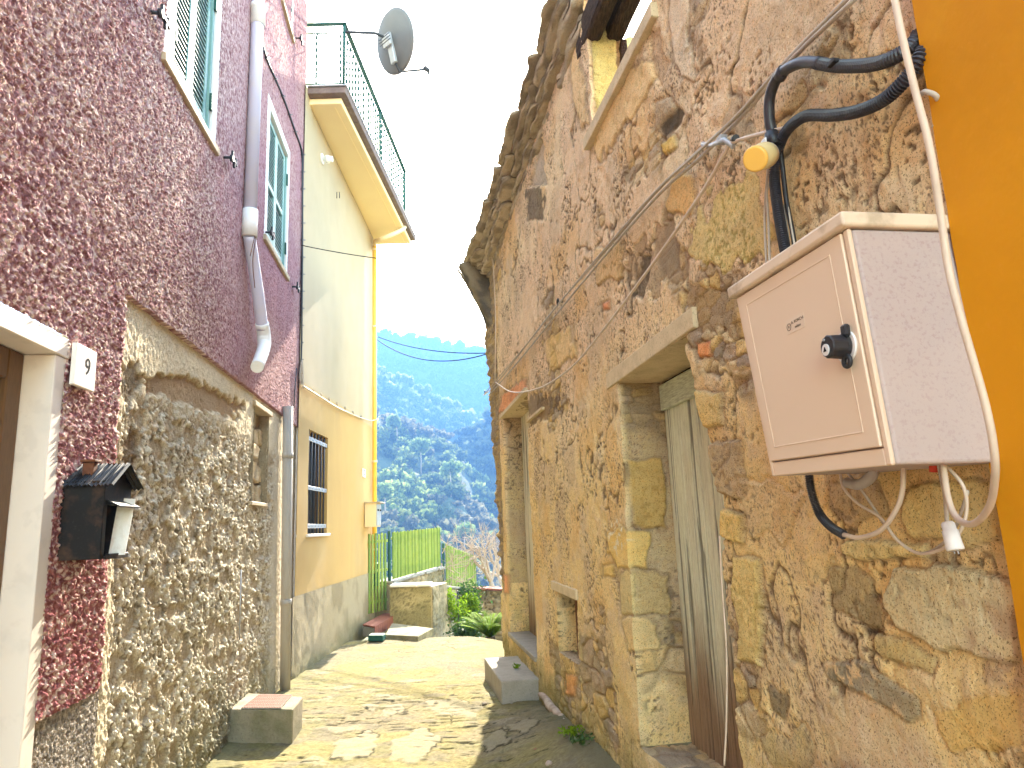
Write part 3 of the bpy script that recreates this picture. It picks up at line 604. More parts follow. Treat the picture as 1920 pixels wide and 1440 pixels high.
# grey pipe in the corner between the houses
g0 = WP.P(8.0, 0, .06)
gp = thing('corner_pipe', g0, 'dull grey drainpipe standing in the corner between the pink and cream houses', 'drainpipe')
uu_, zz_ = WP.uz(540, 762, .07); ub_, _ = WP.uz(535, 1275, .07)
b = MB(); b.tube([WP.P(ub_, 0.0, .07), WP.P(uu_, zz_, .07)], 0.052, 18); b.build('pipe', M['greypipe'], gp)
for zc in (0.86, 2.35): 
    f = zc / zz_; b = MB(); b.tube([WP.P(ub_ + (uu_ - ub_) * f, zc - .03, .07), WP.P(ub_ + (uu_ - ub_) * f, zc + .03, .07)], 0.058, 18); b.build('pipe_collar', M['greypipe'], gp)

# black cable running down the pink wall, clipped to it, then down the joint between the houses
ck = thing('black_cable', WP.P(8.3, 3.4, .04), 'black cable clipped down the pink wall and along the joint with the cream house', 'cable')
cp = [q(486, 60, .035), q(500, 110, .035), q(530, 180, .035), q(553, 245, .035), q(566, 285, .04), q(567, 340, .05), q(567, 450, .05), q(566, 560, .05), q(565, 660, .05), q(562, 705, .05)]
b = MB(); b.tube(cr(cp, 6), 0.012, 8); b.build('cable', M['black'], ck)
for i, (x_, y_) in enumerate([(500, 108), (516, 148), (530, 180), (543, 215), (553, 247)] + [(567, y) for y in range(290, 700, 32)]):
    b = MB(); b.tube([q(x_ - 4, y_, .02), q(x_, y_, .055), q(x_ + 5, y_, .055)], 0.007, 6); b.build('cable_clip', M['black'], ck)
for a in range(3):
    b = MB(); ang = np.linspace(0, 2 * math.pi, 18); b.tube([WP.P(8.42 + .06 * math.cos(t_ + a), 3.38 + (0.12 + .02 * a) * math.sin(t_), .06 + .01 * a) for t_ in ang], 0.007, 6); b.build('cable_coil', M['greycable'], ck)
b = MB(); b.tube([q(556, 690, .03), q(553, 730, .03), q(551, 765, .04)], 0.006, 6); b.build('loose_end', M['black'], ck)
# thin steel rod on the rubble wall
b = MB(); b.tube([WP.px(452, 1068, .05), WP.px(449, 1200, .05)], 0.006, 6)
tag(b.build('thin_rod', M['steel'], None, WP.px(449, 1200, .05)), 'thin pale upright rod fixed to the rough stone wall', 'rod')

# block with a tiled top in the corner
nl, nr, fr_, fl = ground(439, 1330, .24), ground(549, 1330, .24), ground(568, 1306, .24), ground(478, 1300, .24)
nl = nl + (nl - nr) * 0.25; fl = fl + (fl - fr_) * .35
gb = thing('tiled_block', (nl + nr + fr_ + fl) / 4 * [1, 1, 0], 'low cement block topped with terracotta grid tile at the foot of the stone wall', 'block')
dn = np.array([0, 0, -.30]); b = MB()
V = [nl + dn, nr + dn, fr_ + dn, fl + dn, nl, nr, fr_, fl]; b.hexa(V, 0.012, 2); b.build('cement_block', M['block'], gb)
b = MB(); NX, NY = 16, 9
A, B_, C_, D_ = ground(478, 1327, .247), ground(527, 1328, .247), ground(548, 1303, .247), ground(486, 1302, .247); A = ground(452, 1328, .247)
for i in range(NX):
    for j in range(NY):
        def bl(s_, t_): return (A * (1 - s_) + B_ * s_) * (1 - t_) + (D_ * (1 - s_) + C_ * s_) * t_
        s0, s1, t0, t1 = (i + .1) / NX, (i + .9) / NX, (j + .1) / NY, (j + .9) / NY; up = np.array([0, 0, .005])
        b.hexa([bl(s0, t0), bl(s1, t0), bl(s1, t1), bl(s0, t1), bl(s0, t0) + up, bl(s1, t0) + up, bl(s1, t1) + up, bl(s0, t1) + up])
b.build('grid_tile', M['tile'], gb)
b = MB(); b.hexa([A - [0, 0, .004], B_ - [0, 0, .004], C_ - [0, 0, .004], D_ - [0, 0, .004], A + [0, 0, .0015], B_ + [0, 0, .0015], C_ + [0, 0, .0015], D_ + [0, 0, .0015]]); b.build('tile_bed', M['concrete'], gb)

# ================================================================== CREAM HOUSE
cream = thing('cream_house', WC.P(10.5, 0, 0), 'smooth cream house with a barred window and a wide terrace slab overhead', 'house')
def cream_c(u, z):
    lowm = sstep(3.34 + 0.0, 3.30, z - (u - 8.3) * 0.012)
    c = mix(np.broadcast_to([0.49, 0.39, 0.245], u.shape + (3,)), [0.53, 0.34, 0.12], lowm)
    c = mix(c, [0.43, 0.35, 0.22], sstep(.5, .75, fbm(u * 1.1, z * .8, 4, 70)) * .5 * (1 - .6 * lowm))
    return mix(c, [0.62, 0.40, 0.14], sstep(.6, .8, fbm(u * 9, z * .8, 3, 71)) * .25 * lowm)
S = Sheets(); U = lines([8.22, 8.66, 9.58, 13.13], 0.05); Z = lines([0.80, 1.53, 2.795, 7.2], 0.05); u, z = np.meshgrid(U, Z, indexing='ij')
uc = (U[:-1] + U[1:])[:, None] / 2; zc = (Z[:-1] + Z[1:])[None, :] / 2
S.add(WC.P(u, z, 0.006 * (fbm(u * 1.2, z * 1.2, 3, 72) - .5)), cream_c(u, z), ~((uc > 8.66) & (uc < 9.58) & (zc > 1.53) & (zc < 2.795)), flip=True)
for (ua_, sgn) in ((8.66, False), (9.58, True)):
    a = np.linspace(-.17, 0.0, 4); zz = lines([1.53, 2.795], .2); aa, z = np.meshgrid(a, zz, indexing='ij'); S.add(WC.P(ua_, z, aa), cream_c(np.full_like(z, ua_), z), flip=sgn)
a = np.linspace(-.17, 0, 4); uu = lines([8.66, 9.58], .2)
aa, u = np.meshgrid(a, uu, indexing='ij'); S.add(WC.P(u, 2.795, aa), cream_c(u, u * 0 + 2.79), flip=True)
# end wall round the far corner
a = lines([-6, 0], .5); zz = lines([0.0, 7.2], .5); aa, z = np.meshgrid(a, zz, indexing='ij'); S.add(WC.P(13.13, z, aa), cream_c(np.full_like(z, 13.13), z), flip=True)
S.build('wall', M['cream'], cream)
b = MB(); b.face([WC.P(8.22, 7.2, 0), WC.P(13.13, 7.2, 0), WC.P(13.13, 7.2, -6), WC.P(8.22, 7.2, -6)]); b.build('terrace_floor', M['concrete'], cream)
S = Sheets(); U = lines([8.10, 13.14], .02); Z = lines([-0.15, 0.86], .02); u, z = np.meshgrid(U, Z, indexing='ij')
nn = 0.012 + 0.010 * (fbm(u * 6, z * 6, 4, 73) - .5) + .02 * sstep(.15, 0, z) * fbm(u * 9, z * 9, 2, 74); ztop = z - 0.0 - sstep(.6, .86, z) * (u - 8.1) * 0.004
c = mix(np.broadcast_to([0.44, 0.36, 0.235], u.shape + (3,)), [0.34, 0.275, 0.175], sstep(.45, .7, fbm(u * 3, z * 3, 4, 75)))
c = mix(c, [0.17, 0.16, 0.08], sstep(.35, .0, z + .3 * fbm(u * 3, z * 3, 3, 76) - .1) * .7); c = mix(c, [.13, .13, .07], sstep(12.6, 13.1, u + .3 * fbm(u * 5, z * 5, 3, 77)) * .8)
S.add(WC.P(u, ztop, nn), c, flip=True); S.build('plinth', M['rubble'], cream)
b = MB(); b.face([WC.P(13.14, -.15, .01), WC.P(13.14, -.15, -6), WC.P(13.14, .86, -6), WC.P(13.14, .86, .01)]); b.build('plinth_return', M['plinth'], cream)
# terrace slab: cream soffit block and slate edge, widening outwards towards the far end
def eave(name, m_, za, zb, d, u_a=8.36, u_b=13.15, e=0.0):
    b = MB(); na, nb = 0.49 - d, 0.745 - d
    b.hexa([WC.P(u_a + e, za, -.02), WC.P(u_b, za, -.02), WC.P(u_b, za, nb), WC.P(u_a + e, za, na), WC.P(u_a + e, zb, -.02), WC.P(u_b, zb, -.02), WC.P(u_b, zb, nb), WC.P(u_a + e, zb, na)], 0.012, 2)
    return b.build(name, m_, cream)
eave('soffit', M['soffit'], 7.04, 7.125, 0.075, e=0.05)
b = MB()   # soffit beading
b.hexa([WC.P(8.5, 7.03, .30), WC.P(13.1, 7.03, .55), WC.P(13.1, 7.03, .565), WC.P(8.5, 7.03, .315), WC.P(8.5, 7.045, .30), WC.P(13.1, 7.045, .55), WC.P(13.1, 7.045, .565), WC.P(8.5, 7.045, .315)])
b.build('soffit_bead', M['soffit'], cream)
edges = [8.30, 8.62, 9.0, 9.75, 10.5, 11.3, 12.0, 12.7, 13.25]
for a_, c_ in zip(edges[:-1], edges[1:]):
    fa, fc = (a_ - 8.3) / 4.85 * .255, (c_ - 8.3) / 4.85 * .255
    b = MB(); b.hexa([WC.P(a_ + .004, 7.128, -.02), WC.P(c_ - .004, 7.128, -.02), WC.P(c_ - .004, 7.128, .49 + fc), WC.P(a_ + .004, 7.128, .49 + fa), WC.P(a_ + .004, 7.215, -.02), WC.P(c_ - .004, 7.215, -.02), WC.P(c_ - .004, 7.215, .50 + fc), WC.P(a_ + .004, 7.215, .50 + fa)], 0.006)
    b.build('edge_slate', M['slate'], cream)
b = MB(); b.hexa([WC.P(8.28, 7.217, 0), WC.P(13.27, 7.217, 0), WC.P(13.27, 7.217, .765), WC.P(8.28, 7.217, .51), WC.P(8.28, 7.235, 0), WC.P(13.27, 7.235, 0), WC.P(13.27, 7.235, .765), WC.P(8.28, 7.235, .51)], .003); b.build('terrace_coping', M['steel'], cream)
# balcony railing
rl = thing('balcony_railing', WC.P(8.36, 7.235, .46), 'green iron balcony railing with twisted bars above the cream house', 'railing')
def rn(u): return 0.455 + (u - 8.36) / 4.85 * .255
zt, zb_ = 8.17, 7.30
for up_ in (8.36, 10.4, 12.4): b = MB(); b.tube([WC.P(up_, 7.235, rn(up_)), WC.P(up_, zt, rn(up_))], 0.019, 8); b.build('post', M['darkgreen'], rl)
b = MB(); b.hexa([WC.P(a_, z_, n_) for z_ in (zt, zt + .02) for a_, n_ in ((8.33, rn(8.33) - .03), (12.42, rn(12.42) - .03), (12.42, rn(12.42) + .03), (8.33, rn(8.33) + .03))], .003)
b.wbox(WC, 8.335, 8.385, zt + .002, zt + .025, -.25, rn(8.36) - .032, .003); b.build('handrail', M['darkgreen'], rl)
b = MB(); 
for z_ in (zb_, zt - .12):
    b.tube([WC.P(8.36, z_, rn(8.36)), WC.P(12.4, z_, rn(12.4))], 0.009, 6); b.tube([WC.P(8.36, z_, rn(8.36)), WC.P(8.36, z_, -.25)], 0.009, 6)
b.build('rail', M['darkgreen'], rl)
def bar(p0, p1, nm='twisted_bar'):
    k = 26; pts = [p0 + (p1 - p0) * i / k for i in range(k + 1)]; b = MB(); b.tube(pts, [0.012 + 0.006 * math.sin(i * 1.9) for i in range(k + 1)], 6); return b.build(nm, M['darkgreen'], rl)
def diam(pa, pb):
    zm1, zm2 = zb_ + .24, zt - .12 - .27; mid_ = lambda f: pa + (pb - pa) * f
    zv = lambda p, z_: np.array([p[0], p[1], z_])
    b = MB(); b.tube([zv(mid_(.40), zt - .12), zv(mid_(.12), zm2), zv(mid_(.45), zm1), zv(mid_(.25), zb_)], .006, 5)
    b.tube([zv(mid_(.60), zt - .12), zv(mid_(.88), zm2), zv(mid_(.55), zm1), zv(mid_(.75), zb_)], .006, 5); b.build('diamond_bar', M['darkgreen'], rl)
e1, e0_ = WC.P(8.36, 0, rn(8.36)), WC.P(8.36, 0, -.18)
for f in (.18, .43, .93):
    p = e0_ + (e1 - e0_) * f; bar(p + [0, 0, zb_], p + [0, 0, zt - .12])
diam(e0_ + (e1 - e0_) * .16, e0_ + (e1 - e0_) * .92)
uu = 8.50
while uu < 12.3:
    bar(WC.P(uu, zb_, rn(uu)), WC.P(uu, zt - .12, rn(uu))); uu += 0.145
# barred window
b = MB(); b.wbox(WC, 8.60, 9.66, 1.495, 1.53, -.17, .03, .005); cw = b.build('window_sill', M['marble'], cream)
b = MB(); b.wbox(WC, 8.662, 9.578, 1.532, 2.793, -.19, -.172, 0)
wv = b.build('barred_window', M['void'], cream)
b = MB()
for a_, c_ in ((8.665, 8.72), (9.10, 9.16), (9.52, 9.575)): b.wbox(WC, a_, c_, 1.535, 2.79, -.168, -.13, .004)
b.wbox(WC, 8.72, 9.10, 2.73, 2.79, -.166, -.132, .004); b.wbox(WC, 9.16, 9.52, 2.73, 2.79, -.166, -.132, .004); b.build('window_frame', M['brownwood'], wv)
b = MB(); b.wbox(WC, 8.73, 9.08, 1.6, 2.72, -.169, -.160, 0); b.build('curtain', M['whiteband'], wv)
for i in range(6):
    uu = 8.74 + i * .152; b = MB(); b.tube([WC.P(uu, 1.53, -.03), WC.P(uu, 2.79, -.03)], .011, 8); b.build('window_bar', M['black'], wv)
for zz in (1.60, 2.06, 2.66):
    b = MB(); b.wbox(WC, 8.665, 9.575, zz, zz + .05, -.018, -.008, .002)
    for i in range(6):
        uu = 8.74 + i * .152; b.tube([WC.P(uu, zz + .025, -.008), WC.P(uu, zz + .025, .0)], .008, 6)
    b.build('cross_strap', M['steel'], wv)
# corner fittings
yp = thing('yellow_downpipe', WC.P(12.55, .8, .06), 'bright yellow downpipe on the far corner of the cream house', 'drainpipe')
b = MB(); tp = WC.P(12.62, 6.78, .06)
b.tube([WC.P(12.62, .82, .06), tp], .040, 14); b.build('pipe', M['yellowpipe'], yp)
b = MB(); b.tube(cr([tp, WC.P(12.63, 6.90, .08), WC.px(718, 447, .30), WC.px(752, 432, .60), WC.P(12.56, 7.14, .64)], 5), .042, 14); b.build('swan_neck', M['creampipe'], yp)
for zz in (1.2, 2.72, 5.2, 6.7): b = MB(); b.tube([WC.P(12.62, zz, .06), WC.P(12.62, zz + .035, .06)], .047, 14); b.build('pipe_clip', M['creampipe'], yp)
b = MB(); b.wbox(WC, 12.70, 12.98, .60, .98, .02, .10, .01); tag(b.build('meter_cover', M['darkgreen'], None, WC.P(12.84, .5, .05)), 'small green metal cover low on the cream house corner', 'cover')
mbk = thing('post_boxes', WC.P(12.3, 1.65, .05), 'pair of steel letter boxes on the cream wall by the yellow pipe', 'mailbox')
ua_, za_ = WC.uz(688, 985, .2); zA, zB = 1.60, 1.99
b = MB(); b.wbox(WC, 12.00, 12.42, zA, zB, .01, .20, .004); b.build('housing', M['creampipe'], mbk)
b = MB(); b.wbox(WC, 11.97, 12.46, zB + .002, zB + .02, .005, .27, .003); b.build('hood', M['sill'], mbk)
for a_ in (0, 1):
    b = MB(); b.wbox(WC, 12.02 + a_ * .20, 12.20 + a_ * .20, zA + .02, zB - .02, .201, .215, .003); d_ = b.build('door', M['steel'], mbk)
    b = MB(); b.wbox(WC, 12.05 + a_ * .20, 12.17 + a_ * .20, zB - .13, zB - .10, .2155, .222, .002); b.build('slot', M['ink'], d_)
nb = thing('number_tile', WC.px(683, 893, .01), 'small white number tile on the cream wall above the letter boxes', 'sign')
ut, zt_ = WC.uz(682.5, 887, .01); b = MB(); b.wbox(WC, ut - .12, ut + .12, zt_ - .07, zt_ + .07, .004, .014, .002); b.build('tile', M['white'], nb)
place_mesh('numeral', text_mesh('22', .13, WC.P(ut, zt_, .0145), WC.t, UPZ), M['ink'], nb)
ul, zl = WC.uz(603, 298, 0)
lm = thing('wall_lamp', WC.P(ul, zl, 0), 'small white round wall lamp high on the cream wall', 'lamp')
b = MB(); b.tube([WC.P(ul, zl, 0), WC.P(ul, zl, .02)], .075, 20); b.build('base_plate', M['white'], lm)
b = MB(); b.tube([WC.P(ul, zl, .02), WC.P(ul + .01, zl, .055), WC.P(ul + .01, zl, .06), WC.P(ul + .01, zl, .10), WC.P(ul + .01, zl, .105), WC.P(ul + .01, zl, .15)], [.035, .045, .055, .055, .042, .04], 16); b.build('lamp_body', M['white'], lm)
for dx in (0, 1):
    uv_, zv_ = WC.uz(631 + dx * 5, 366, 0); b = MB(); b.tube([WC.P(uv_, zv_ - .05, .004), WC.P(uv_, zv_ + .05, .004)], .006, 6)
    b.build('vent_slot', M['black'], cream)
# clipped cable across the cream wall
cb = thing('wall_cable', WC.px(565, 722, .02), 'cream cable clipped in a slack line across the cream wall', 'cable')
b = MB(); b.tube(cr([WC.px(565, 722, .03), WC.px(600, 744, .03), WC.px(640, 768, .03), WC.px(690, 788, .03), WC.px(708, 786, .10)], 6), .012, 8); b.build('cable', M['creampipe'], cb)
for f in range(8):
    x_ = 572 + f * 15; b = MB(); b.tube([WC.px(x_, 722 + (x_ - 565) * .56 - 5, .01), WC.px(x_, 722 + (x_ - 565) * .56, .04)], .006, 5); b.build('cable_clip', M['ink'], cb)
# small dark green block at the foot of the corner
g = ground(718, 1203); g2 = ground(690, 1203); b = MB()
b.hexa([g2, g, g + [0, .22, 0], g2 + [0, .22, 0]] + [p + np.array([0, 0, .085]) for p in (g2, g, g + [0, .22, 0], g2 + [0, .22, 0])], .008)
tag(b.build('curb_block', M['darkgreen'], None, (g + g2) / 2), 'small dark green block at the foot of the cream house corner', 'block')

# satellite dish
dc = at(741, 78, 8.75)
ds = thing('satellite_dish', WC.P(8.36, 8.0, rn(8.36)), 'grey satellite dish on a horizontal arm from the balcony railing', 'satellite dish')
ad = math.radians(44); el = math.radians(14)
dn_ = np.array([math.sin(ad) * math.cos(el), math.cos(ad) * math.cos(el), math.sin(el)]); dx_ = np.cross(dn_, UPZ); dx_ /= np.linalg.norm(dx_); dz_ = np.cross(dx_, dn_)
bm_ = MB(); R1, R2, DEP = .395, .44, .085; rings = []
NR, NS = 10, 48
def dishp(r, a, off=0): return dc + dx_ * R1 * r * math.cos(a) + dz_ * R2 * r * math.sin(a) + dn_ * (DEP * (r * r - 1) + off)
for off in (0.0, -0.008):
    rr = [[bm_.bm.verts.new(list(dishp(i / NR, 2 * math.pi * k / NS, off))) for k in range(NS)] for i in range(1, NR + 1)]
    ce = bm_.bm.verts.new(list(dishp(0, 0, off)))
    for k in range(NS): bm_.bm.faces.new([ce, rr[0][k], rr[0][(k + 1) % NS]])
    for i in range(NR - 1):
        for k in range(NS): bm_.bm.faces.new([rr[i][k], rr[i + 1][k], rr[i + 1][(k + 1) % NS], rr[i][(k + 1) % NS]])
    rings.append(rr[-1])
for k in range(NS): bm_.bm.faces.new([rings[0][k], rings[1][k], rings[1][(k + 1) % NS], rings[0][(k + 1) % NS]])
bm_.build('reflector', M['dish'], ds, smooth=True)
b = MB(); b.tube([dishp(1, 2 * math.pi * k / NS) for k in range(NS + 1)], .008, 6, cap=False); b.build('rim', M['steel'], ds)
bk = dc - dn_ * (DEP + .03); lo = dc - dz_ * .16 - dn_ * .11
b = MB(); b.box(dc - dz_ * .12 - dn_ * .10, dx_ * .10, dn_ * .05, dz_ * .42, .006); b.box(dc - dz_ * .02 - dn_ * .15, dx_ * .16, dn_ * .04, dz_ * .16, .006); b.build('back_plate', M['steel'], ds)
am = at(703, 62, 8.55); b = MB(); b.tube([WC.P(8.36, 8.06, rn(8.36)), am, dc - dn_ * .20 + dz_ * .02], .019, 10); b.build('mount_arm', M['darksteel'], ds)
b = MB()
for s_ in (-.04, .0, .04): b.tube([dc - dn_ * .17 + dz_ * s_ - dx_ * .14, dc - dn_ * .17 + dz_ * s_ + dx_ * .10], .006, 6)
b.build('clamp_bolts', M['black'], ds)
lb = dc - dz_ * .44 - dn_ * .04; ln_ = at(800, 130, 8.95)
b = MB(); b.tube([dc - dz_ * .25 - dn_ * .10, lb, ln_], .016, 8); b.build('feed_arm', M['darksteel'], ds)
b = MB(); dl = (dc - ln_) / np.linalg.norm(dc - ln_); b.tube([ln_ - dl * .05, ln_ - dl * .02, ln_ + dl * .03, ln_ + dl * .05], [.02, .034, .034, .026], 12); b.tube([ln_ - dl * .03 + [0, 0, .0], ln_ - dl * .03 - [0, 0, .05]], .012, 8); b.build('receiver', M['darksteel'], ds)
b = MB(); b.tube(cr([ln_ - dl * .03 - [0, 0, .05], ln_ + [-.03, 0, -.12], ln_ + [.03, 0, -.13], ln_ + [.04, 0, -.04]], 6), .004, 6); b.build('lead', M['darksteel'], ds)

# ================================================================== RUINED STONE HOUSE
ruin = thing('ruined_house', WR.P(5, 0, 0), 'derelict stone house with flaking tan plaster, old green door and roofless top', 'house')
# stones, marks and the painted-bright window reveal of this wall: (outline in photo pixels on the wall, colour, height, edge wobble, blend)
STONES = [
 (((1680,1068),(1760,1060),(1860,1075),(1905,1100),(1915,1240),(1830,1235),(1770,1215),(1690,1180),(1665,1130)), (.47,.39,.25), .014, 14, .9),
 (((1550,1065),(1600,1060),(1635,1090),(1630,1120),(1662,1150),(1650,1182),(1610,1160),(1560,1140)), (.19,.14,.075), .002, 10, .9),
 (((1640,1190),(1700,1200),(1755,1235),(1750,1262),(1690,1250),(1640,1225)), (.36,.27,.12), .006, 10, .8),
 (((1545,1245),(1600,1238),(1660,1268),(1720,1310),(1724,1345),(1700,1352),(1640,1312),(1560,1272)), (.15,.125,.09), .006, 10, .95),
 (((1580,1018),(1640,1012),(1740,1020),(1738,1045),(1620,1050),(1575,1035)), (.56,.43,.2), .012, 8, .85),
 (((1740,1325),(1900,1310),(1910,1400),(1780,1410)), (.50,.31,.08), .0, 22, .7),
 (((1340,952),(1395,962),(1390,1018),(1340,1002)), (.56,.38,.13), .015, 6, .85),
 (((1372,1040),(1420,1050),(1432,1150),(1425,1250),(1385,1235)), (.50,.37,.14), .012, 9, .8),
 (((1322,830),(1385,825),(1392,930),(1335,928)), (.22,.16,.105), .012, 9, .85),
 (((1302,735),(1350,735),(1355,798),(1318,802)), (.50,.35,.13), .010, 6, .8),
 (((1303,643),(1328,640),(1332,668),(1308,670)), (.58,.19,.08), .004, 3, .9),
 (((1290,530),(1385,560),(1380,625),(1295,615)), (.17,.115,.07), -.006, 18, .8),
 (((1175,862),(1240,858),(1250,992),(1186,986)), (.40,.26,.075), .006, 7, .85),
 (((1135,1000),(1170,990),(1215,1000),(1213,1068),(1160,1062),(1140,1035)), (.60,.37,.11), .006, 7, .8),
 (((1190,1070),(1252,1080),(1256,1150),(1195,1150)), (.28,.205,.10), .004, 8, .85),
 (((1160,1075),(1190,1070),(1195,1150),(1165,1150)), (.45,.36,.17), .002, 6, .8),
 (((1165,1160),(1205,1155),(1235,1168),(1232,1215),(1180,1220)), (.62,.40,.20), .006, 7, .85),
 (((1228,192),(1254,185),(1268,215),(1248,262),(1226,242)), (.26,.20,.145), .004, 5, .9),
 (((1234,240),(1268,200),(1278,212),(1270,232),(1242,262)), (.03,.027,.025), -.014, 3, .95),
 (((1238,272),(1262,255),(1266,275),(1245,292)), (.50,.33,.09), .004, 4, .9),
 (((984,356),(1008,348),(1020,372),(1018,412),(992,412)), (.06,.055,.045), .0, 7, .85),
 (((1012,240),(1018,300),(1020,345),(990,350),(1000,300)), (.26,.23,.19), -.04, 5, .9),
 (((935,772),(940,742),(986,710),(988,732),(948,770)), (.62,.22,.11), .006, 4, .9),
 (((1128,568),(1142,565),(1143,580),(1130,582)), (.62,.20,.09), .004, 2, .9),
 (((1058,1262),(1078,1270),(1075,1305),(1060,1300)), (.68,.25,.10), .004, 4, .9),
 (((945,1078),(953,1078),(953,1112),(946,1110)), (.58,.23,.13), .004, 2, .9),
 (((985,742),(1045,742),(1045,770),(990,798)), (.12,.085,.06), -.015, 12, .8),
 (((1110,268),(1135,205),(1185,130),(1222,110),(1232,140),(1190,215),(1120,300)), (.60,.37,.17), .004, 8, .75),
 (((1065,45),(1085,100),(1100,230),(1085,240),(1070,150)), (.64,.38,.18), .002, 6, .6),
 (((1250,-20),(1285,0),(1290,60),(1300,150),(1285,155),(1262,120)), (.74,.44,.33), .003, 8, .8),
 (((1112,58),(1153,56),(1160,150),(1128,218),(1112,175)), (.62,.49,.20), .0, 4, .8),  # yellow reveal plaster, its brightness from the open sky put into the colour
 (((1215,60),(1235,60),(1250,120),(1238,160),(1222,130)), (.25,.17,.11), -.01, 8, .6),
 (((1330,350),(1420,330),(1435,470),(1360,500),(1300,470)), (.47,.38,.11), .002, 30, .6),
 (((1375,170),(1420,190),(1400,260),(1350,250)), (.22,.155,.10), -.008, 16, .7),
 (((1260,330),(1300,325),(1300,400),(1250,395)), (.52,.30,.10), .008, 9, .8),
 (((1180,470),(1260,420),(1290,500),(1220,560),(1180,520)), (.18,.13,.09), -.010, 26, .7),
 (((1110,470),(1165,455),(1170,520),(1120,530)), (.50,.33,.15), .008, 9, .6),
 (((1195,480),(1215,480),(1200,560),(1188,550)), (.05,.045,.04), -.02, 5, .85),
 (((1020,640),(1070,610),(1075,670),(1030,700)), (.50,.34,.14), .005, 9, .7),
 (((1440,1290),(1475,1310),(1470,1355),(1442,1330)), (.07,.065,.06), -.004, 9, .8),
 (((1560,890),(1620,880),(1660,960),(1600,990),(1560,950)), (.30,.20,.12), .004, 12, .8),
 (((1690,900),(1800,890),(1870,900),(1870,1010),(1800,1030),(1700,1000)), (.47,.36,.15), .006, 20, .6),
 (((1395,905),(1450,900),(1500,930),(1480,1010),(1400,1000)), (.40,.30,.19), .0, 20, .4),
 (((1130,1060),(1150,1060),(1150,1080),(1130,1080)), (.62,.38,.13), .003, 3, .8),
 (((1420,1380),(1500,1370),(1540,1440),(1430,1440)), (.22,.18,.10), .0, 20, .5),
]
def sdn(px, py, poly, w, u, z, seed): return polysd(px, py, poly) + w * 2.2 * (fbm(u * 11, z * 11, 3, seed) - .5)
def ruin_surf(u, z, P, reveal=0.0):
    """height above the wall plane and base colour of plaster, mortar and stone"""
    px, py = proj(P)
    wu = u + .10 * (fbm(u * 3, z * 3, 3, 100) - .5); wz = z + .06 * (fbm(u * 3, z * 3, 3, 101) - .5)
    f1, f2, idv = worley(wu * 3.6, wz * 8.0, 102); gap = sstep(0.02, 0.16, f2 - f1)
    g1, g2, idg = worley(wu * 9, wz * 17, 103); gap2 = sstep(0.02, 0.14, g2 - g1)
    # where the plaster has come off
    E = fbm(u * 1.1, z * 1.1, 4, 104) + .16 * (fbm(u * 6, z * 6, 3, 105) - .5)
    bias = np.zeros_like(u)
    for (cx, cy, r, a) in ((1240, 470, 150, .11), (1400, 250, 110, .03), (1120, 560, 120, .08), (1020, 760, 60, .16), (1330, 560, 110, .14), (1180, 1330, 110, .12), (1380, 1150, 70, .05), (1260, 250, 60, .0), (1750, 980, 190, .15), (1390, 700, 90, .05), (1250, 1250, 70, .08),
                           (1030, 360, 100, -.25), (1040, 900, 130, -.25), (1230, 640, 60, -.12), (1560, 350, 190, -.10), (1480, 1130, 130, -.10), (1640, 1400, 100, -.05), (1150, 250, 60, -.2)):
        bias += a * np.exp(-((px - cx) ** 2 + (py - cy) ** 2) / (r * r))
    E = sstep(0.65, 0.74, E + bias) * (0.0 if reveal < 0 else 1.0); corner = sstep(8.50, 8.58, u + .04 * (fbm(z * 7, z * 0, 2, 106) - .5)) * (z > 0.9); E = np.maximum(E, corner * (P[0, 0, 2] * 0 + (1.0 if reveal == 0 else 0.0)))
    E = np.maximum(E, reveal * sstep(.52, .68, fbm(u * 3, z * 2.2, 3, 131)))
    hp = 0.030 * (fbm(u * 1.6, z * 1.6, 4, 107) - .5) + 0.012 * (fbm(u * 9, z * 9, 4, 108) - .5) + 0.006 * (fbm(u * 32, z * 32, 3, 109) - .5)
    lump = fbm(u * 16, z * 13, 4, 110); hp += 0.022 * (lump - .5) * sstep(.4, .62, fbm(u * 1.7, z * 1.7, 2, 111))
    pit = sstep(0.66, 0.74, vn(u * 62, z * 62, 112)) * sstep(0.5, 0.68, fbm(u * 5, z * 5, 3, 113)); hp -= 0.007 * pit
    crk = (1 - sstep(0, .03, np.abs(fbm(u * 3.1 + 5, z * 2.6, 4, 114) - .5))) * sstep(.55, .66, fbm(u * 1.5, z * 1.5, 2, 115)); hp -= .012 * crk
    small = idg * 0 + sstep(.45, .55, fbm(u * 2, z * 2, 2, 116)); small = np.maximum(small, corner)
    hs = (0.022 * gap * (0.4 + .8 * idv)) * (1 - small) + (0.020 * gap2 * (.3 + .9 * idg)) * small - 0.020 + 0.012 * (fbm(u * 20, z * 34, 4, 117) - .5) + hp * .4
    h = hp * (1 - E) + hs * E
    up = sstep(1.9, 2.7, z + .6 * (fbm(u * .8, z * .8, 3, 118) - .5))
    cp = mix(np.broadcast_to([0.88, 0.67, 0.32], u.shape + (3,)), [0.88, 0.66, 0.42], up)
    cp = mix(cp, [0.92, 0.76, 0.46], sstep(.5, .7, fbm(u * 1.4 + 3, z * 1.4, 4, 119)) * .6)
    cp = mix(cp, [0.66, 0.51, 0.33], sstep(.48, .7, fbm(u * 2.6, z * 2.6, 4, 120)) * .6)
    cp = mix(cp, [0.70, 0.52, 0.35], sstep(.5, .64, lump) * .35)
    cp = mix(cp, [0.80, 0.50, 0.18], sstep(.56, .72, fbm(u * 2.0 + 7, z * 2.0, 4, 121)) * .5)
    cp = mix(cp, [0.13, 0.095, 0.065], np.clip(pit * .75 + crk * .8, 0, 1))
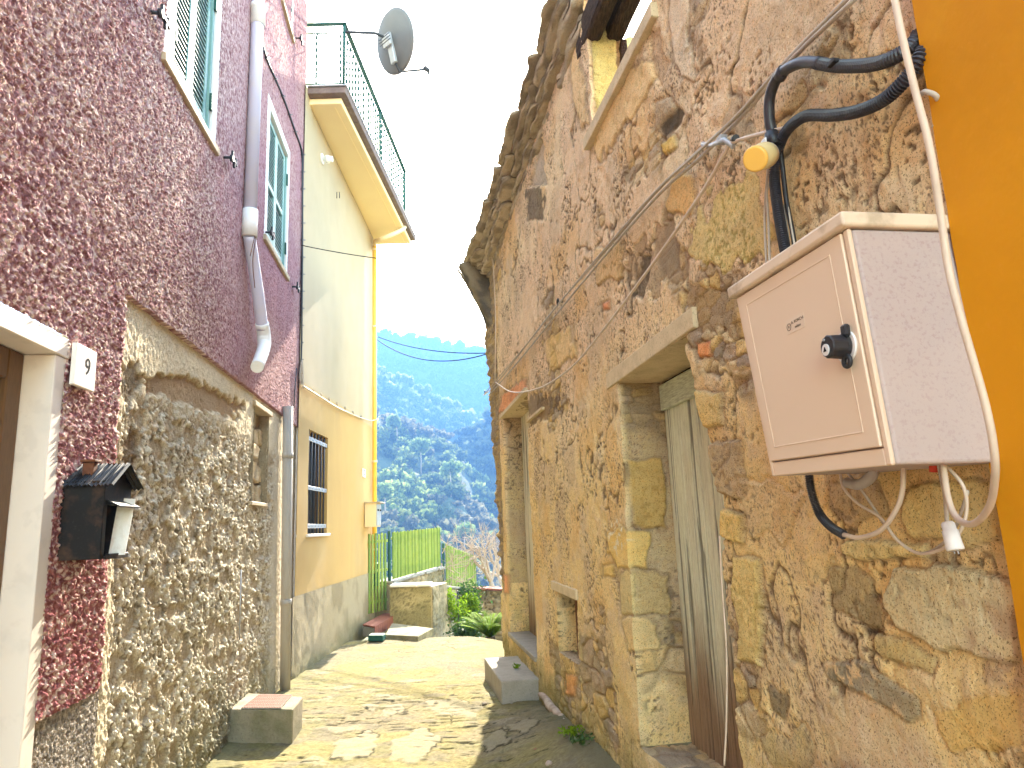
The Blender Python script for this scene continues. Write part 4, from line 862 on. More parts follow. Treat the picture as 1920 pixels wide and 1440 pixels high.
    pit2 = sstep(.74, .82, vn(u * 150, z * 120, 126)) * sstep(.42, .6, fbm(u * 3.2, z * 3.2, 3, 127)) * (1 - .5 * E); hp2 = .004 * pit2
    cp = mix(cp, [0.20, 0.13, 0.08], pit2 * .85)
    hue = np.array([[.47, .38, .25], [.74, .53, .22], [.64, .50, .30], [.52, .40, .27], [.76, .58, .32], [.44, .35, .25], [.76, .54, .24]])
    sid = np.where(small > .5, idg, idv); cs = hue[np.clip((sid * 7).astype(int), 0, 6)]
    cs = cs * (0.72 + .5 * fbm(u * 12, z * 30, 3, 122))[..., None]
    gp_ = np.where(small > .5, gap2, gap); cs = mix(cs, [0.30, 0.21, 0.13], (1 - gp_) * .75)
    c = cp * (1 - E[..., None]) + cs * E[..., None]
    rim = sstep(.05, .5, E) * sstep(.95, .5, E); c = mix(c, [0.22, 0.16, 0.10], rim * .35)
    c = mix(c, [0.20, 0.16, 0.12], corner * .45)
    for i, (poly, cc, dh, w, bl) in enumerate(STONES):
        xs = [p[0] for p in poly]; ys = [p[1] for p in poly]
        m0 = (px > min(xs) - 40) & (px < max(xs) + 40) & (py > min(ys) - 40) & (py < max(ys) + 40)
        if not m0.any(): continue
        sd_ = np.full(u.shape, 50.0); uu, zz = u[m0], z[m0]
        sd_[m0] = sdn(px[m0], py[m0], poly, w, uu, zz, 150 + i)
        m = sstep(3, -2, sd_); ring = sstep(-3.5, .5, sd_) * sstep(7, 1.5, sd_)
        h = h * (1 - .6 * m) + dh * m + (.006 * (fbm(u * 14, z * 24, 3, 90) - .5)) * m - .006 * ring
        tex = (0.80 + .4 * fbm(u * 9, z * 16, 4, 91))[..., None]
        cl_ = np.array(cc); cl_ = np.clip(cl_ * (1.6 if cl_.max() > .28 else 2.1 if cl_.max() > .14 else 1.1), 0, .88); cl_ = cl_ * [1.0, 1.04, .98]; bl = bl * .82; c = c * (1 - (m * bl)[..., None]) + cl_ * tex * (m * bl)[..., None]
        if dh > 0: c = mix(c, [0.26, .19, .12], ring * .4)
    # flaking peach and white paint on the long dark stone
    sd_ = polysd(px, py, ((1548, 1242), (1600, 1240), (1640, 1262), (1665, 1300), (1700, 1345), (1640, 1318), (1560, 1275))); fl = sstep(.50, .53, fbm(u * 26, z * 30, 4, 92)) * sstep(6, -4, sd_)
    c = mix(c, [0.74, 0.53, 0.28], fl); h += fl * .002
    fl = sstep(.60, .63, fbm(u * 40, z * 40, 3, 93)) * sstep(6, -4, polysd(px, py, ((1130, 985), (1160, 970), (1180, 1010), (1160, 1040)))); c = mix(c, [0.85, .75, .5], fl)
    fl = sstep(.50, .55, fbm(u * 18, z * 22, 4, 94)) * sstep(20, -10, polysd(px, py, ((1815, 1130), (1905, 1150), (1915, 1290), (1830, 1270)))); c = mix(c, [0.60, 0.44, 0.27], fl * .8)
    # moss and damp near the ground
    wet = sstep(0.95, 0.25, z + .7 * (fbm(u * 2.4, z * 2.4, 4, 123) - .4)); c = mix(c, [0.36, 0.30, 0.12], wet * .6 * sstep(.35, .6, fbm(u * 7, z * 7, 3, 124)))
    c = mix(c, [0.22, 0.21, 0.09], sstep(.45, .12, z + .3 * (fbm(u * 5, z * 5, 3, 125) - .4)) * .6)
    return h, c
Uz = [1.20, 2.45, 2.81, 3.75, 3.92, 5.03, 5.64, 6.61, 8.22, 8.9]
U = lines(Uz, lambda u: max(0.0045, 0.0022 * u)); Z = lines([-0.15, 0.36, 0.42, 0.58, 1.02, 2.31, 2.79, 3.90, 4.56, 4.92, 6.4], lambda z: 0.0068 if z < 3.2 else 0.0085)
u, z = np.meshgrid(U, Z, indexing='ij'); uc = (U[:-1] + U[1:])[:, None] / 2; zc = (Z[:-1] + Z[1:])[None, :] / 2
def hole(a, b_, c_, d_): return (uc > a) & (uc < b_) & (zc > c_) & (zc < d_)
keep = ~hole(2.45, 3.75, .42, 2.31) & ~hole(6.61, 8.22, .36, 2.79) & ~hole(5.03, 5.64, .58, 1.02) & ~hole(2.81, 3.92, 3.90, 9) & ~((uc > 3.92) & (zc > 4.92)) & ~hole(3.92, 4.2, 4.74, 9)
def warp_u(u, z):
    """irregular stone edge of the near side of the door, and the spreading far corner"""
    k = sstep(1.9, 2.45, u) * (u <= 2.4501) + sstep(3.2, 2.45, u) * (u > 2.4501)
    e = 0.15 + .15 * sstep(1.6, 2.3, z) + .05 * (fbm(z * 5, z * 0, 3, 130) - .5) * 2
    inb = (z > .2) & (z < 2.6)
    u2 = u + k * e * sstep(.2, .5, z) * sstep(2.75, 2.3, z)
    f = sstep(8.45, 8.9, u)
    return u2 + f * (-0.16 + 0.17 * np.clip(z, 0, 4.3) * sstep(0, 3.5, z) + .13 * (fbm(z * 6, z * 0, 3, 132) - .5) + .05 * (vn(z * 16, z * 0, 133) - .5))
u2 = warp_u(u, z); P = WR.P(u2, z); h, c = ruin_surf(u2, z, P)
f = sstep(8.5, 8.9, u); h = h + f * (0.02 + .05 * (vn(z * 14, u * 0, 134) - .5))
S = Sheets(); S.add(WR.P(u2, z, h), c, keep); 
# reveals: (u of the reveal, z range, depth, flip)
def reveal(ua, z0, z1, dep, flip, warped=False, key=0.8):
    a = lines([-dep, 0], .0085); zz = Z[(Z > z0 - 1e-6) & (Z < z1 + 1e-6)]; aa, zz = np.meshgrid(a, zz, indexing='ij')
    ub = warp_u(np.full_like(zz, ua), zz) if warped else np.full_like(zz, ua)
    P = WR.P(ub, zz, aa); h, c = ruin_surf(aa * 1.0 + ua + 20, zz, P, key); he, ce = ruin_surf(ub, zz, WR.P(ub, zz))
    k = sstep(0, -.05, aa); s_ = 1 if flip else -1
    S.add(WR.P(ub + s_ * (h * 1.3) * k, zz, aa + he * (1 - k)), c * k[..., None] + ce * (1 - k)[..., None], flip=not flip)
reveal(3.75, .42, 2.31, .27, False); reveal(2.45, .42, 2.31, .27, True, True)
reveal(8.22, .36, 2.79, .22, False, key=-1); reveal(6.61, .36, 2.79, .22, True, key=-1)
reveal(5.64, .58, 1.02, .26, False, key=-1); reveal(5.03, .58, 1.02, .26, True, key=-1)
reveal(3.92, 3.90, 4.92, .23, False); reveal(2.81, 3.90, 6.4, .3, True)
def hreveal(u0, u1, zc_, dep, flip):
    a = lines([-dep, 0], .012); uu = U[(U > u0 - 1e-6) & (U < u1 + 1e-6)]; uu2 = warp_u(uu, np.full_like(uu, zc_)) if abs(u0 - 2.45) < .01 else uu
    aa, uu = np.meshgrid(a, uu2, indexing='ij'); h, c = ruin_surf(uu, aa + zc_ + 11, WR.P(uu, zc_ + 0 * uu, aa)); he, _ = ruin_surf(uu, uu * 0 + zc_, WR.P(uu, uu * 0 + zc_)); k = sstep(0, -.05, aa)
    S.add(WR.P(uu, zc_ + .6 * h * k, aa + he * (1 - k)), mix(c, [.36, .31, .22], np.full(c.shape[:2], .3)), flip=flip)
hreveal(2.45, 3.75, .42, .27, False); hreveal(6.61, 8.22, .36, .22, False); hreveal(5.03, 5.64, .58, .26, False); hreveal(2.81, 3.92, 3.90, .3, False)
hreveal(6.61, 8.22, 2.79, .22, True); hreveal(5.03, 5.64, 1.02, .26, True)
S.build('facade', M['ruin'], ruin)
# body of the ruin: far gable, back wall, inner face (roofless above the window)
S = Sheets()
for (pa, pb_, zt2) in (((8.92, -.02), (8.75, -5.5), 4.9), ((8.75, -5.5), (-2, -5.5), 4.6), ((5.5, -.35), (4.95, -2.3), 5.85)):
    s_ = lines([0, 1], .01); zz = lines([-.1, zt2], .06); ss, zz = np.meshgrid(s_, zz, indexing='ij'); uu = pa[0] + (pb_[0] - pa[0]) * ss; nn = pa[1] + (pb_[1] - pa[1]) * ss
    zz = zz * (1 - .06 * (fbm(ss * 9, ss * 0, 3, 140)) * (zz > zt2 * .7))
    d_ = .05 * (fbm(ss * 30, zz * 4, 4, 141) - .5)
    S.add(WR.P(uu + d_ * (abs(pa[0] - pb_[0]) < .5), zz, nn + d_ * (abs(pa[0] - pb_[0]) >= .5)), mix(np.broadcast_to([.85, .76, .36], ss.shape + (3,)), [.5, .46, .18], fbm(ss * 20, zz * 5, 4, 142)))
S.build('inner_walls', M['ruin'], ruin)
# lintels, sills
def slab(name, u0, u1, z0, z1, n0, n1, m_, tilt=0.0, bev=.006):
    b = MB(); b.hexa([WR.P(a_, z_ + (tilt * (a_ - u0)), n_) for z_ in (z0, z1) for a_, n_ in ((u0, n0), (u1, n0), (u1, n1), (u0, n1))], bev, 2); return b.build(name, m_, ruin)
slab('door_lintel', 2.66, 3.93, 2.315, 2.405, -.30, .012, M['lintel'], -.01)
slab('door_lintel', 6.55, 8.3, 2.785, 2.83, -.25, .03, M['lintel'])
slab('window_sill', 2.76, 4.02, 3.845, 3.925, -.30, .035, M['lintel'], 0.02)
slab('vent_lintel', 4.98, 5.80, 1.02, 1.09, -.22, .012, M['lintel'], .01)
slab('door_sill', 6.64, 8.26, .33, .375, -.24, .022, M['concrete'], .0)
slab('ledge', 5.85, 6.62, 2.50, 2.525, -.03, .014, M['lintel'], .0, .003)
b = MB(); b.wbox(WR, 5.0, 5.7, .5, 1.1, -.30, -.262, 0); b.wbox(WR, 6.5, 8.3, .3, 2.9, -.32, -.28, 0); b.wbox(WR, 2.4, 3.9, .3, 2.4, -.36, -.335, 0); b.build('shade_panel', M['void'], ruin)  # dark sheets paint the unlit depth behind vent and doors
b = MB(); b.wbox(WR, 5.36, 5.44, .585, 1.015, -.15, -.09, .01); b.build('vent_post', M['rust'], ruin)
# green board door
def boards(name, u0, u1, z0, z1, n, nb, green, dark, rotz):
    S = Sheets(); U_ = lines([u0, u1], .006); Z_ = lines([z0, z1], .010); u, z = np.meshgrid(U_, Z_, indexing='ij')
    f = (u - u0) / (u1 - u0) * nb; ed = np.minimum(f - np.floor(f), 1 - (f - np.floor(f))) * (u1 - u0) / nb; idb = _h(np.floor(f), np.floor(f) * 0, 160)
    gr = fbm(u * 60, z * 2.0 + idb * 9, 4, 161)
    ck = sstep(.64, .68, fbm(u * 45 + idb * 5, z * .9, 3, 162))
    h = -.010 * (1 - sstep(.0, .006, ed)) + .003 * (gr - .5) + .004 * idb - .005 * ck
    c = np.broadcast_to(green, u.shape + (3,)) * (0.8 + .4 * gr)[..., None]
    c = mix(c, [.66, .64, .48], sstep(.5, .7, fbm(u * 8, z * 1.2, 3, 163)) * .5)
    rot = sstep(rotz + .25, rotz - .35, z + .5 * (fbm(u * 14, z * .9, 3, 164) - .5)); c = c * (1 - rot[..., None]) + np.array(dark) * (.6 + .8 * gr)[..., None] * rot[..., None]
    c = mix(c, [.04, .035, .03], np.clip((1 - sstep(0, .005, ed)) + ck * .8, 0, 1) * .85)
    S.add(WR.P(u, z, n + h), c); return S.build(name, M['doorwood'], ruin)
d1 = boards('green_door', 2.50, 3.752, .40, 2.20, -.262, 6, (.72, .74, .56), (.30, .20, .12), .95)
b = MB(); b.wbox(WR, 2.5, 3.74, 2.14, 2.285, -.262, -.235, .005); b.build('top_rail', M['oldgreen'], d1)
b = MB(); b.wbox(WR, 2.5, 3.752, 2.287, 2.314, -.30, -.27, 0); b.build('gap', M['void'], d1)  # solid black strip paints the shade above the door
d2 = boards('grey_door', 6.63, 8.20, .37, 2.785, -.215, 7, (.66, .60, .45), (.26, .17, .09), .85)
# cornice of rough slabs along the top of the wall
uu = 4.15; k = 0; rs = np.random.default_rng(4)
def rough_slab(name, u0, u1, z0, z1, n0, n1, seed, m_=None):
    S = Sheets(); A_ = lines([u0, u1], .03); C_ = lines([0, 1], 1 / 40.); a, c_ = np.meshgrid(A_, C_, indexing='ij')
    t_ = c_ * 2 * math.pi; cx, sx = np.cos(t_), np.sin(t_); sg = lambda v: np.sign(v) * np.abs(v) ** .45
    nn = (n0 + n1) / 2 + (n1 - n0) / 2 * sg(cx); zz = (z0 + z1) / 2 + (z1 - z0) / 2 * sg(sx)
    w = 0.05 * (fbm(a * 4, c_ * 0 + seed, 3, 170 + seed) - .5); en = sstep(0, .05, a - u0) * sstep(0, .05, u1 - a)
    nn = nn + w * (cx > 0) + .035 * (fbm(a * 7, t_ * .6, 4, 171) - .5); zz = zz + .018 * (fbm(a * 9, t_ * 2.5, 3, 172 + seed) - .5)
    nn = (n0 + n1) / 2 + (nn - (n0 + n1) / 2) * (.75 + .25 * en); zz = (z0 + z1) / 2 + (zz - (z0 + z1) / 2) * (.3 + .7 * en)
    col_ = mix(np.broadcast_to([.60, .51, .36], a.shape + (3,)), [.32, .27, .20], sstep(.4, .65, fbm(a * 7, t_ * 1.5, 4, 173 + seed))); col_ = mix(col_, [.40, .32, .20], sstep(.5, .75, fbm(a * 3, t_, 3, 174 + seed)) * .6)
    S.add(WR.P(a, zz, nn), col_)
    for e_, s_ in ((0, 1), (-1, 0)):
        ring = WR.P(a[e_], zz[e_], nn[e_]); cen = np.broadcast_to(ring.mean(0), ring.shape); S.add(np.stack([ring, cen], 0) if e_ == -1 else np.stack([cen, ring], 0), np.broadcast_to([.2, .17, .12], (2,) + ring.shape))
    return S.build(name, m_ or M['ruin'], ruin)
layers = [(4.79, 4.87, .03), (4.86, 4.93, .09), (4.925, 4.995, .15), (4.99, 5.065, .21), (5.06, 5.13, .27)]
for li, (za, zb2, over) in enumerate(layers):
    uu = 4.2 - .05 * li if li else 4.6
    while uu < 9.15:
        L_ = rs.uniform(.7, 1.5); L_ = min(L_, 9.25 - uu); 
        gr = (uu - 4.2) / 5
        rough_slab('cornice_slab', uu, uu + L_ + .02, za + rs.uniform(-.02, .02), zb2 + rs.uniform(-.015, .02), -.35, over * (.62 + .62 * gr) + rs.uniform(-.03, .03), k); k += 1; uu += L_
# stones between cornice and window head
for (a_, c_, z0, z1, n1) in ((3.95, 4.7, 4.72, 4.86, .03), (3.9, 4.5, 4.86, 5.02, .08), (4.0, 4.4, 5.0, 5.3, .10)): rough_slab('head_stone', a_, c_, z0, z1, -.3, n1, 40 + int(a_ * 10))
# corner corbel
S = Sheets(); t_ = lines([0, 1], .03); c_ = lines([0, 1], 1 / 36.); t, cc = np.meshgrid(t_, c_, indexing='ij')
ang = cc * 2 * math.pi; zz = 4.15 + t * .92; w_ = .05 + .36 * t ** 1.1; sg = lambda v: np.sign(v) * np.abs(v) ** .6
nn = -.10 + (w_ + .08) * sg(np.cos(ang)) * 1.0; uu = 9.05 + .28 * t + (.16 + .12 * t) * sg(np.sin(ang)); nn = nn + .04 * (fbm(t * 9, cc * 12, 3, 180) - .5); uu = uu + .04 * (fbm(t * 7, cc * 9, 3, 181) - .5)
S.add(WR.P(uu, zz, nn), mix(np.broadcast_to([.27, .225, .15], t.shape + (3,)), [.13, .115, .09], sstep(.4, .65, fbm(t * 5, cc * 8, 4, 182)))); S.build('corner_corbel', M['ruin'], ruin)
# old beams over the window and its corner post
def timber(name, p0, p1, w, hgt, seed):
    p0, p1 = np.array(p0), np.array(p1); ax = (p1 - p0); Ln = np.linalg.norm(ax); ax /= Ln; sx = np.cross(ax, UPZ); sx /= np.linalg.norm(sx) + 1e-9
    if abs(ax[2]) > .9: sx = WR.n.copy()
    sz = np.cross(sx, ax); S = Sheets(); A_ = lines([0, Ln], .02); C_ = lines([0, 1], 1 / 44.); a, c_ = np.meshgrid(A_, C_, indexing='ij'); t_ = c_ * 2 * math.pi
    sg = lambda v: np.sign(v) * np.abs(v) ** .5; w_ = (1 + .22 * (fbm(a * 2.2, t_ * 1.2, 4, 190 + seed) - .5) + .16 * (fbm(a * 1.2, t_ * 7, 3, 191) - .5))
    P_ = p0 + a[..., None] * ax + (w / 2 * sg(np.cos(t_)) * w_)[..., None] * sx + (hgt / 2 * sg(np.sin(t_)) * w_)[..., None] * sz
    S.add(P_, np.broadcast_to([.1, .1, .1], P_.shape)); 
    for e_ in (0, -1):
        ring = P_[e_]; cen = np.broadcast_to(ring.mean(0), ring.shape); S.add(np.stack([ring, cen], 0), np.broadcast_to([.1, .1, .1], (2,) + ring.shape))
    return S.build(name, M['timber'], ruin)
timber('window_beam', WR.P(2.60, 4.70, -.06), WR.P(4.14, 4.71, -.05), .12, .22, 1)
timber('window_beam', WR.P(2.60, 4.69, -.20), WR.P(4.10, 4.70, -.20), .12, .18, 2)
timber('window_post', WR.P(3.93, 3.85, -.255), WR.P(3.95, 4.62, -.25), .055, .06, 3)
# ledge stone near the orange house, rubble at the green door
b = MB(); b.hexa([WR.P(1.76, .80, -.1), WR.P(2.13, .76, -.1), WR.P(2.13, .76, .06), WR.P(1.76, .80, .14), WR.P(1.76, .905, -.1), WR.P(2.13, .80, -.1), WR.P(2.13, .80, .06), WR.P(1.76, .905, .14)], .008, 2); b.build('stone_ledge', M['redstone'], ruin)
# concrete step before the far door
NL, FL = ground(941, 1323, 0), ground(909, 1272, 0); top = .20
stp = MB(); un = (NL - WR.o) @ WR.t; uf = (FL - WR.o) @ WR.t; nn_ = (NL - WR.o) @ WR.n; nf_ = (FL - WR.o) @ WR.n
stp.hexa([WR.P(un, -.05, nn_), WR.P(un, -.05, -.03), WR.P(uf, -.05, -.03), WR.P(uf, -.05, nf_), WR.P(un, top, nn_), WR.P(un, top, -.03), WR.P(uf, top, -.03), WR.P(uf, top, nf_)], .012, 2)
so_ = stp.build('concrete_step', M['concrete'], None, WR.P(un, 0, .1)); tag(so_, 'rough grey concrete doorstep against the ruined house', 'step')
# bits on the ground
lg = MB(); l0, l1 = ground(1012, 1302, .10) , ground(1058, 1350, .12)
pts = [l0 + (l1 - l0) * t + np.array([.01 * math.sin(t * 9), .01 * math.cos(t * 7), .012 * math.sin(t * 5)]) for t in np.linspace(0, 1, 12)]
lg.tube(pts, [.018, .026, .030, .028, .031, .036, .034, .032, .034, .028, .022, .014], 9); tag(lg.build('log', M['drift'], None, l0), 'pale weathered piece of log lying at the foot of the ruined wall', 'log')
def rock(c, r, seed, name, m_, label, group=None, flat=.6, cat='stone'):
    bm = bmesh.new(); bmesh.ops.create_icosphere(bm, subdivisions=3, radius=1.0)
    for v in bm.verts:
        p = np.array(v.co); k = .72 + .6 * float(fbm(np.array([p[0] * 1.6 + seed]), np.array([p[1] * 1.6 + p[2] * 1.1]), 3, seed)[0]); v.co = Vector((p[0] * r * k, p[1] * r * k * 1.2, p[2] * r * k * flat))
    me = bpy.data.meshes.new(name); bm.to_mesh(me); bm.free(); o = link(name, me, m_); o.location = Vector(c); tag(o, label, cat, group); return o
rock(WR.P(2.62, .47, -.10), .09, 13, 'rock', M['stone'], 'flat brown rock on the near end of the green door sill', None, .5)
rock(WR.P(2.95, .42, -.12), .10, 3, 'rock', M['stone'], 'knobbly brown rock lying on the sill of the green door', None, .55)
rock(WR.P(3.35, .40, -.10), .07, 5, 'rock', M['stone'], 'smaller rock on the door sill nearer the far jamb', None, .5)
rock(ground(1005, 1408, .07), .025, 6, 'pebble', M['brick'], 'small pinkish pebble on the shaded paving', None, .7)
rock(ground(908, 1320, .01), .022, 8, 'pebble', M['stone'], 'pale pebble by the near corner of the concrete step', None, .7)
rock(ground(1029, 1432, .10), .022, 9, 'pebble', M['drift'], 'small pale pebble lowest in the shaded paving', None, .7)
# weeds: little leafy tufts
def tuft(c, r, n, hgt, m_, name, label, cat='weed', lw=.012, group=None, kind=None, seed=0):
    rs = np.random.default_rng(seed); V = []; Q = []
    for i in range(n):
        a = rs.uniform(0, 6.28); d = rs.uniform(0, r) ; p = np.array(c) + [math.cos(a) * d, math.sin(a) * d, rs.uniform(0, hgt)]
        e = rs.normal(size=3); e /= np.linalg.norm(e); f = np.cross(e, rs.normal(size=3)); f /= np.linalg.norm(f); L_ = lw * rs.uniform(1.2, 2.6); w_ = lw * rs.uniform(.4, .9)
        k = len(V); V += [p - e * L_, p - f * w_, p + e * L_, p + f * w_]; Q.append([k, k + 1, k + 2, k + 3])
    me = raw_mesh(name, V, Q, None, False, np.array(c, float)); o = link(name, me, m_, None, c); return tag(o, label, cat, group, kind)
tuft(ground(970, 1253, .20), .03, 26, .04, M['leafbright'], 'weed', 'small green weed sprouting on the concrete step', lw=.012, seed=1)
for i, (x_, y_) in enumerate(((1072, 1378), (1092, 1395))): tuft(ground(x_, y_, .17), .09, 110, .05, M['leafbright'] if i == 0 else M['leafdark'], 'weed', ['bright weed at the foot of the ruined wall just past the log', 'darker weed at the foot of the ruined wall below the vent'][i], lw=.010, seed=3 + i)

# ================================================================== ORANGE HOUSE
org = thing('orange_house', WR.P(0, 0, 0), 'plain orange rendered house wall along the right edge', 'house')
S = Sheets(); U = lines([-3, .8, 1.266], lambda u: .2 if u < .8 else .02); Z = lines([0, 6.5], .05); u, z = np.meshgrid(U, Z, indexing='ij')
S.add(WR.P(u + .010 * (fbm(z * 9, u * 0, 4, 200) - .5), z, .035 + .004 * (fbm(u * 2, z * 2, 3, 201) - .5)), np.broadcast_to([.8, .33, .01], u.shape + (3,)))
a = lines([-.3, .035], .02); a, z = np.meshgrid(a, lines([0, 6.5], .05), indexing='ij'); S.add(WR.P(1.266 + .010 * (fbm(z * 9, a * 0, 4, 200) - .5), z, a), np.broadcast_to([.8, .33, .01], a.shape + (3,)), flip=True)
S.build('wall', M['orange'], org)
b = MB(); b.face([WR.P(1.26, 0, -3), WR.P(1.26, 6.5, -3), WR.P(-3, 6.5, -3), WR.P(-3, 0, -3)]); b.face([WR.P(1.26, 6.5, .03), WR.P(1.26, 6.5, -3), WR.P(-3, 6.5, -3), WR.P(-3, 6.5, .03)]); b.face([WR.P(1.26, 4.6, -.3), WR.P(1.26, 6.5, -.3), WR.P(1.26, 6.5, -3), WR.P(1.26, 4.6, -3)]); b.build('back_wall', M['orange'], org)

# ================================================================== METER CABINET
nb_ = .27
f_tl, f_tr, f_bl, f_br = WR.uz(1380, 560, nb_), WR.uz(1588, 428, nb_), WR.uz(1447, 893, nb_), WR.uz(1672, 872, nb_)
cab = thing('utility_cabinet', WR.P(1.5, 1.64, .0), 'cream plastic utility cabinet with black knob hung on the ruined wall', 'cabinet')
def cb_pt(s, t, n):   # s across the door (0 far, 1 near), t up
    u_ = (f_bl[0] * (1 - s) + f_br[0] * s) * (1 - t) + (f_tl[0] * (1 - s) + f_tr[0] * s) * t; z_ = (f_bl[1] * (1 - s) + f_br[1] * s) * (1 - t) + (f_tl[1] * (1 - s) + f_tr[1] * s) * t
    return WR.P(u_, z_, n)
def cbx(s0, s1, t0, t1, n0, n1, bev=.002, seg=1, b=None):
    b = b or MB(); return b.hexa([cb_pt(s, t, n) for t in (t0, t1) for s, n in ((s0, n0), (s1, n0), (s1, n1), (s0, n1))], bev, seg)
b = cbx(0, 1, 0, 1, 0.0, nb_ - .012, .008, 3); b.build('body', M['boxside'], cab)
b = MB(); cbx(-.0, .028, 0, 1, nb_ - .0115, nb_ - .001, .002, 1, b); cbx(.962, .999, .0, 1, nb_ - .0115, nb_ - .001, .003, 1, b); cbx(.028, .962, 0, .068, nb_ - .0115, nb_ - .001, .002, 1, b); b.build('front_frame', M['boxplastic'], cab)
b = cbx(.034, .957, .075, .995, nb_ - .014, nb_ + .003, .003, 2); dr_ = b.build('door', M['boxplastic'], cab)
b = MB()
for s0, s1, t0, t1 in ((.10, .108, .14, .93), (.86, .868, .14, .93), (.108, .86, .14, .146), (.108, .86, .924, .93)): cbx(s0, s1, t0, t1, nb_ + .0025, nb_ + .0042, .0007, 1, b)
b.build('door_bead', M['boxplastic'], dr_)
b = MB()    # lid with overhang
l0, l1 = -.035, 1.02
b.hexa([cb_pt(s, t, n) for t in (1.005, 1.075) for s, n in ((l0, -.0), (l1, -.0), (l1, nb_ + .014), (l0, nb_ + .014))], .007, 3); b.build('lid', M['boxlid'], cab)
ou, oz = WR.uz(1752, 595, .15); 
b = MB(); b.hexa([WR.P(cu_, cz_, cn_) for cu_ in (f_tr[0] - .0035, f_tr[0] - .0022) for cz_, cn_ in ((1.905, .085), (1.905, .091), (1.945, .094), (1.945, .090))]); b.build('paint_mark', M['orange'], cab)
ku, kz = WR.uz(1583, 650, nb_ + .01)
kc = WR.P(ku, kz, nb_ + .003); an = WR.n
kb = MB(); kb.tube([kc, kc + an * .006], .034, 28); pl_ = kb.build('knob_plate', M['white'], dr_)
kb = MB(); bm = kb.bm; seg = 36; rr = []
for i, (d, r) in enumerate(((.004, .026), (.014, .026), (.0145, .0245), (.044, .0235), (.047, .0215))):
    rr.append([bm.verts.new(list(kc + an * d + (r + (.0012 if (i in (2, 3) and k % 4 < 2) else 0)) * (math.cos(2 * math.pi * k / seg) * WR.t + math.sin(2 * math.pi * k / seg) * UPZ))) for k in range(seg)])
for i in range(4):
    for k in range(seg): bm.faces.new([rr[i][k], rr[i][(k + 1) % seg], rr[i + 1][(k + 1) % seg], rr[i + 1][k]])
bm.faces.new(rr[-1]); kn = kb.build('knob', M['black'], cab)
b = MB(); b.tube([kc + an * .0465 + WR.t * .004 - UPZ * .006, kc + an * .049 + WR.t * .004 - UPZ * .006], .0125, 20); b.build('lock_face', M['white'], kn)
b = MB(); tri = kc + an * .0495 + WR.t * .004 - UPZ * .006; b.hexa([tri + a_ * WR.t + c_ * UPZ + d_ * an for d_ in (0, .001) for a_, c_ in ((-.005, -.004), (.005, -.004), (.0004, .006), (-.0004, .006))]); b.build('keyhole', M['ink'], kn)
b = MB(); b.tube([kc + an * .045 + UPZ * .016 + WR.t * .006, kc + an * .050 + UPZ * .016 + WR.t * .006], .003, 8); b.build('pin', M['steel'], kn)
b = MB(); pr = kc - UPZ * .034 - WR.t * .010 + an * .012; b.tube([pr + .011 * (math.cos(t_) * WR.t + math.sin(t_) * UPZ) for t_ in np.linspace(0, 2 * math.pi, 20)], .005, 8, cap=False); b.build('padlock_eye', M['black'], kn)
b = MB(); b.box(kc + UPZ * .030 - WR.t * .018 + an * .012, WR.t * .020, an * .014, UPZ * .026, .004); b.build('padlock_tab', M['black'], kn)
# sticker with maker's mark
sc_u, sc_z = WR.uz(1490, 607, nb_ + .004); sx_ = -(cb_pt(0, .5, 0) - cb_pt(1, .5, 0)); sx_ /= np.linalg.norm(sx_); sx_ = -WR.t  # reading direction: towards the viewer's right
sc_c = WR.P(sc_u, sc_z, nb_ + .0034)
b = MB(); b.box(sc_c, WR.t * .078, an * .0006, UPZ * .036, 0); stk = b.build('sticker', M['sticker'], cab)
ez = UPZ
def lab(body, size, du, dz): return place_mesh('lettering', text_mesh(body, size, sc_c + sx_ * du + ez * dz + an * .0006, sx_, ez, .0001), M['ink'], stk)
lab('A. RONCHI', .0105, .012, .0055); lab('milano', .0095, .012, -.0075); lab('R', .010, -.026, -.0015)
b = MB(); b.tube([sc_c + sx_ * (-.026) - ez * .0015 + an * .0006 + .0085 * (math.cos(t_) * WR.t + math.sin(t_) * UPZ) for t_ in np.linspace(0, 2 * math.pi, 28)], .0006, 5, cap=False); b.build('ring_mark', M['ink'], stk)

# ------------------------------------------------------------------ conduits and cables on the ruin
def rp(px, py, n): return WR.px(px, py, n)
def corrug(pts, r, name, parent, m_=None, smooth_from=None, amp=.0026, pitch=.0075):
    c = cr(pts, 10); P_ = np.array(c); L_ = np.concatenate([[0], np.cumsum(np.linalg.norm(np.diff(P_, axis=0), axis=1))]); n = int(L_[-1] / (pitch / 4)); s = np.linspace(0, L_[-1], n)
    Q_ = np.stack([np.interp(s, L_, P_[:, i]) for i in range(3)], 1); b = MB(); b.tube(list(Q_), [r + amp * (1 if (i // 2) % 2 else -1) for i in range(n)], 12, smooth=False); return b.build(name, m_ or M['conduit'], parent)
cd = thing('upper_conduit', rp(1475, 470, .05), 'thick black conduit curving up and over to the hole by the orange wall', 'conduit')
b = MB(); b.tube(cr([rp(1450, 255, .05), rp(1443, 225, .06), rp(1444, 180, .065), rp(1462, 140, .07), rp(1500, 118, .07), rp(1540, 118, .065)], 8), .0165, 14); b.build('smooth_sleeve', M['conduit'], cd)
corrug([rp(1530, 118, .065), rp(1575, 124, .06), rp(1640, 120, .06), rp(1690, 100, .05), rp(1718, 75, .02), rp(1722, 62, -.03)], .0165, 'corrugated_run', cd, amp=.0012)
b = MB(); b.tube([rp(1461, 146, .07), rp(1470, 130, .07)], .019, 14); b.build('joint', M['conduit'], cd)
b = MB(); b.box(rp(1562, 118, .078), WR.t * .03, WR.n * .02, UPZ * .012, .002); b.build('bracket', M['black'], cd)
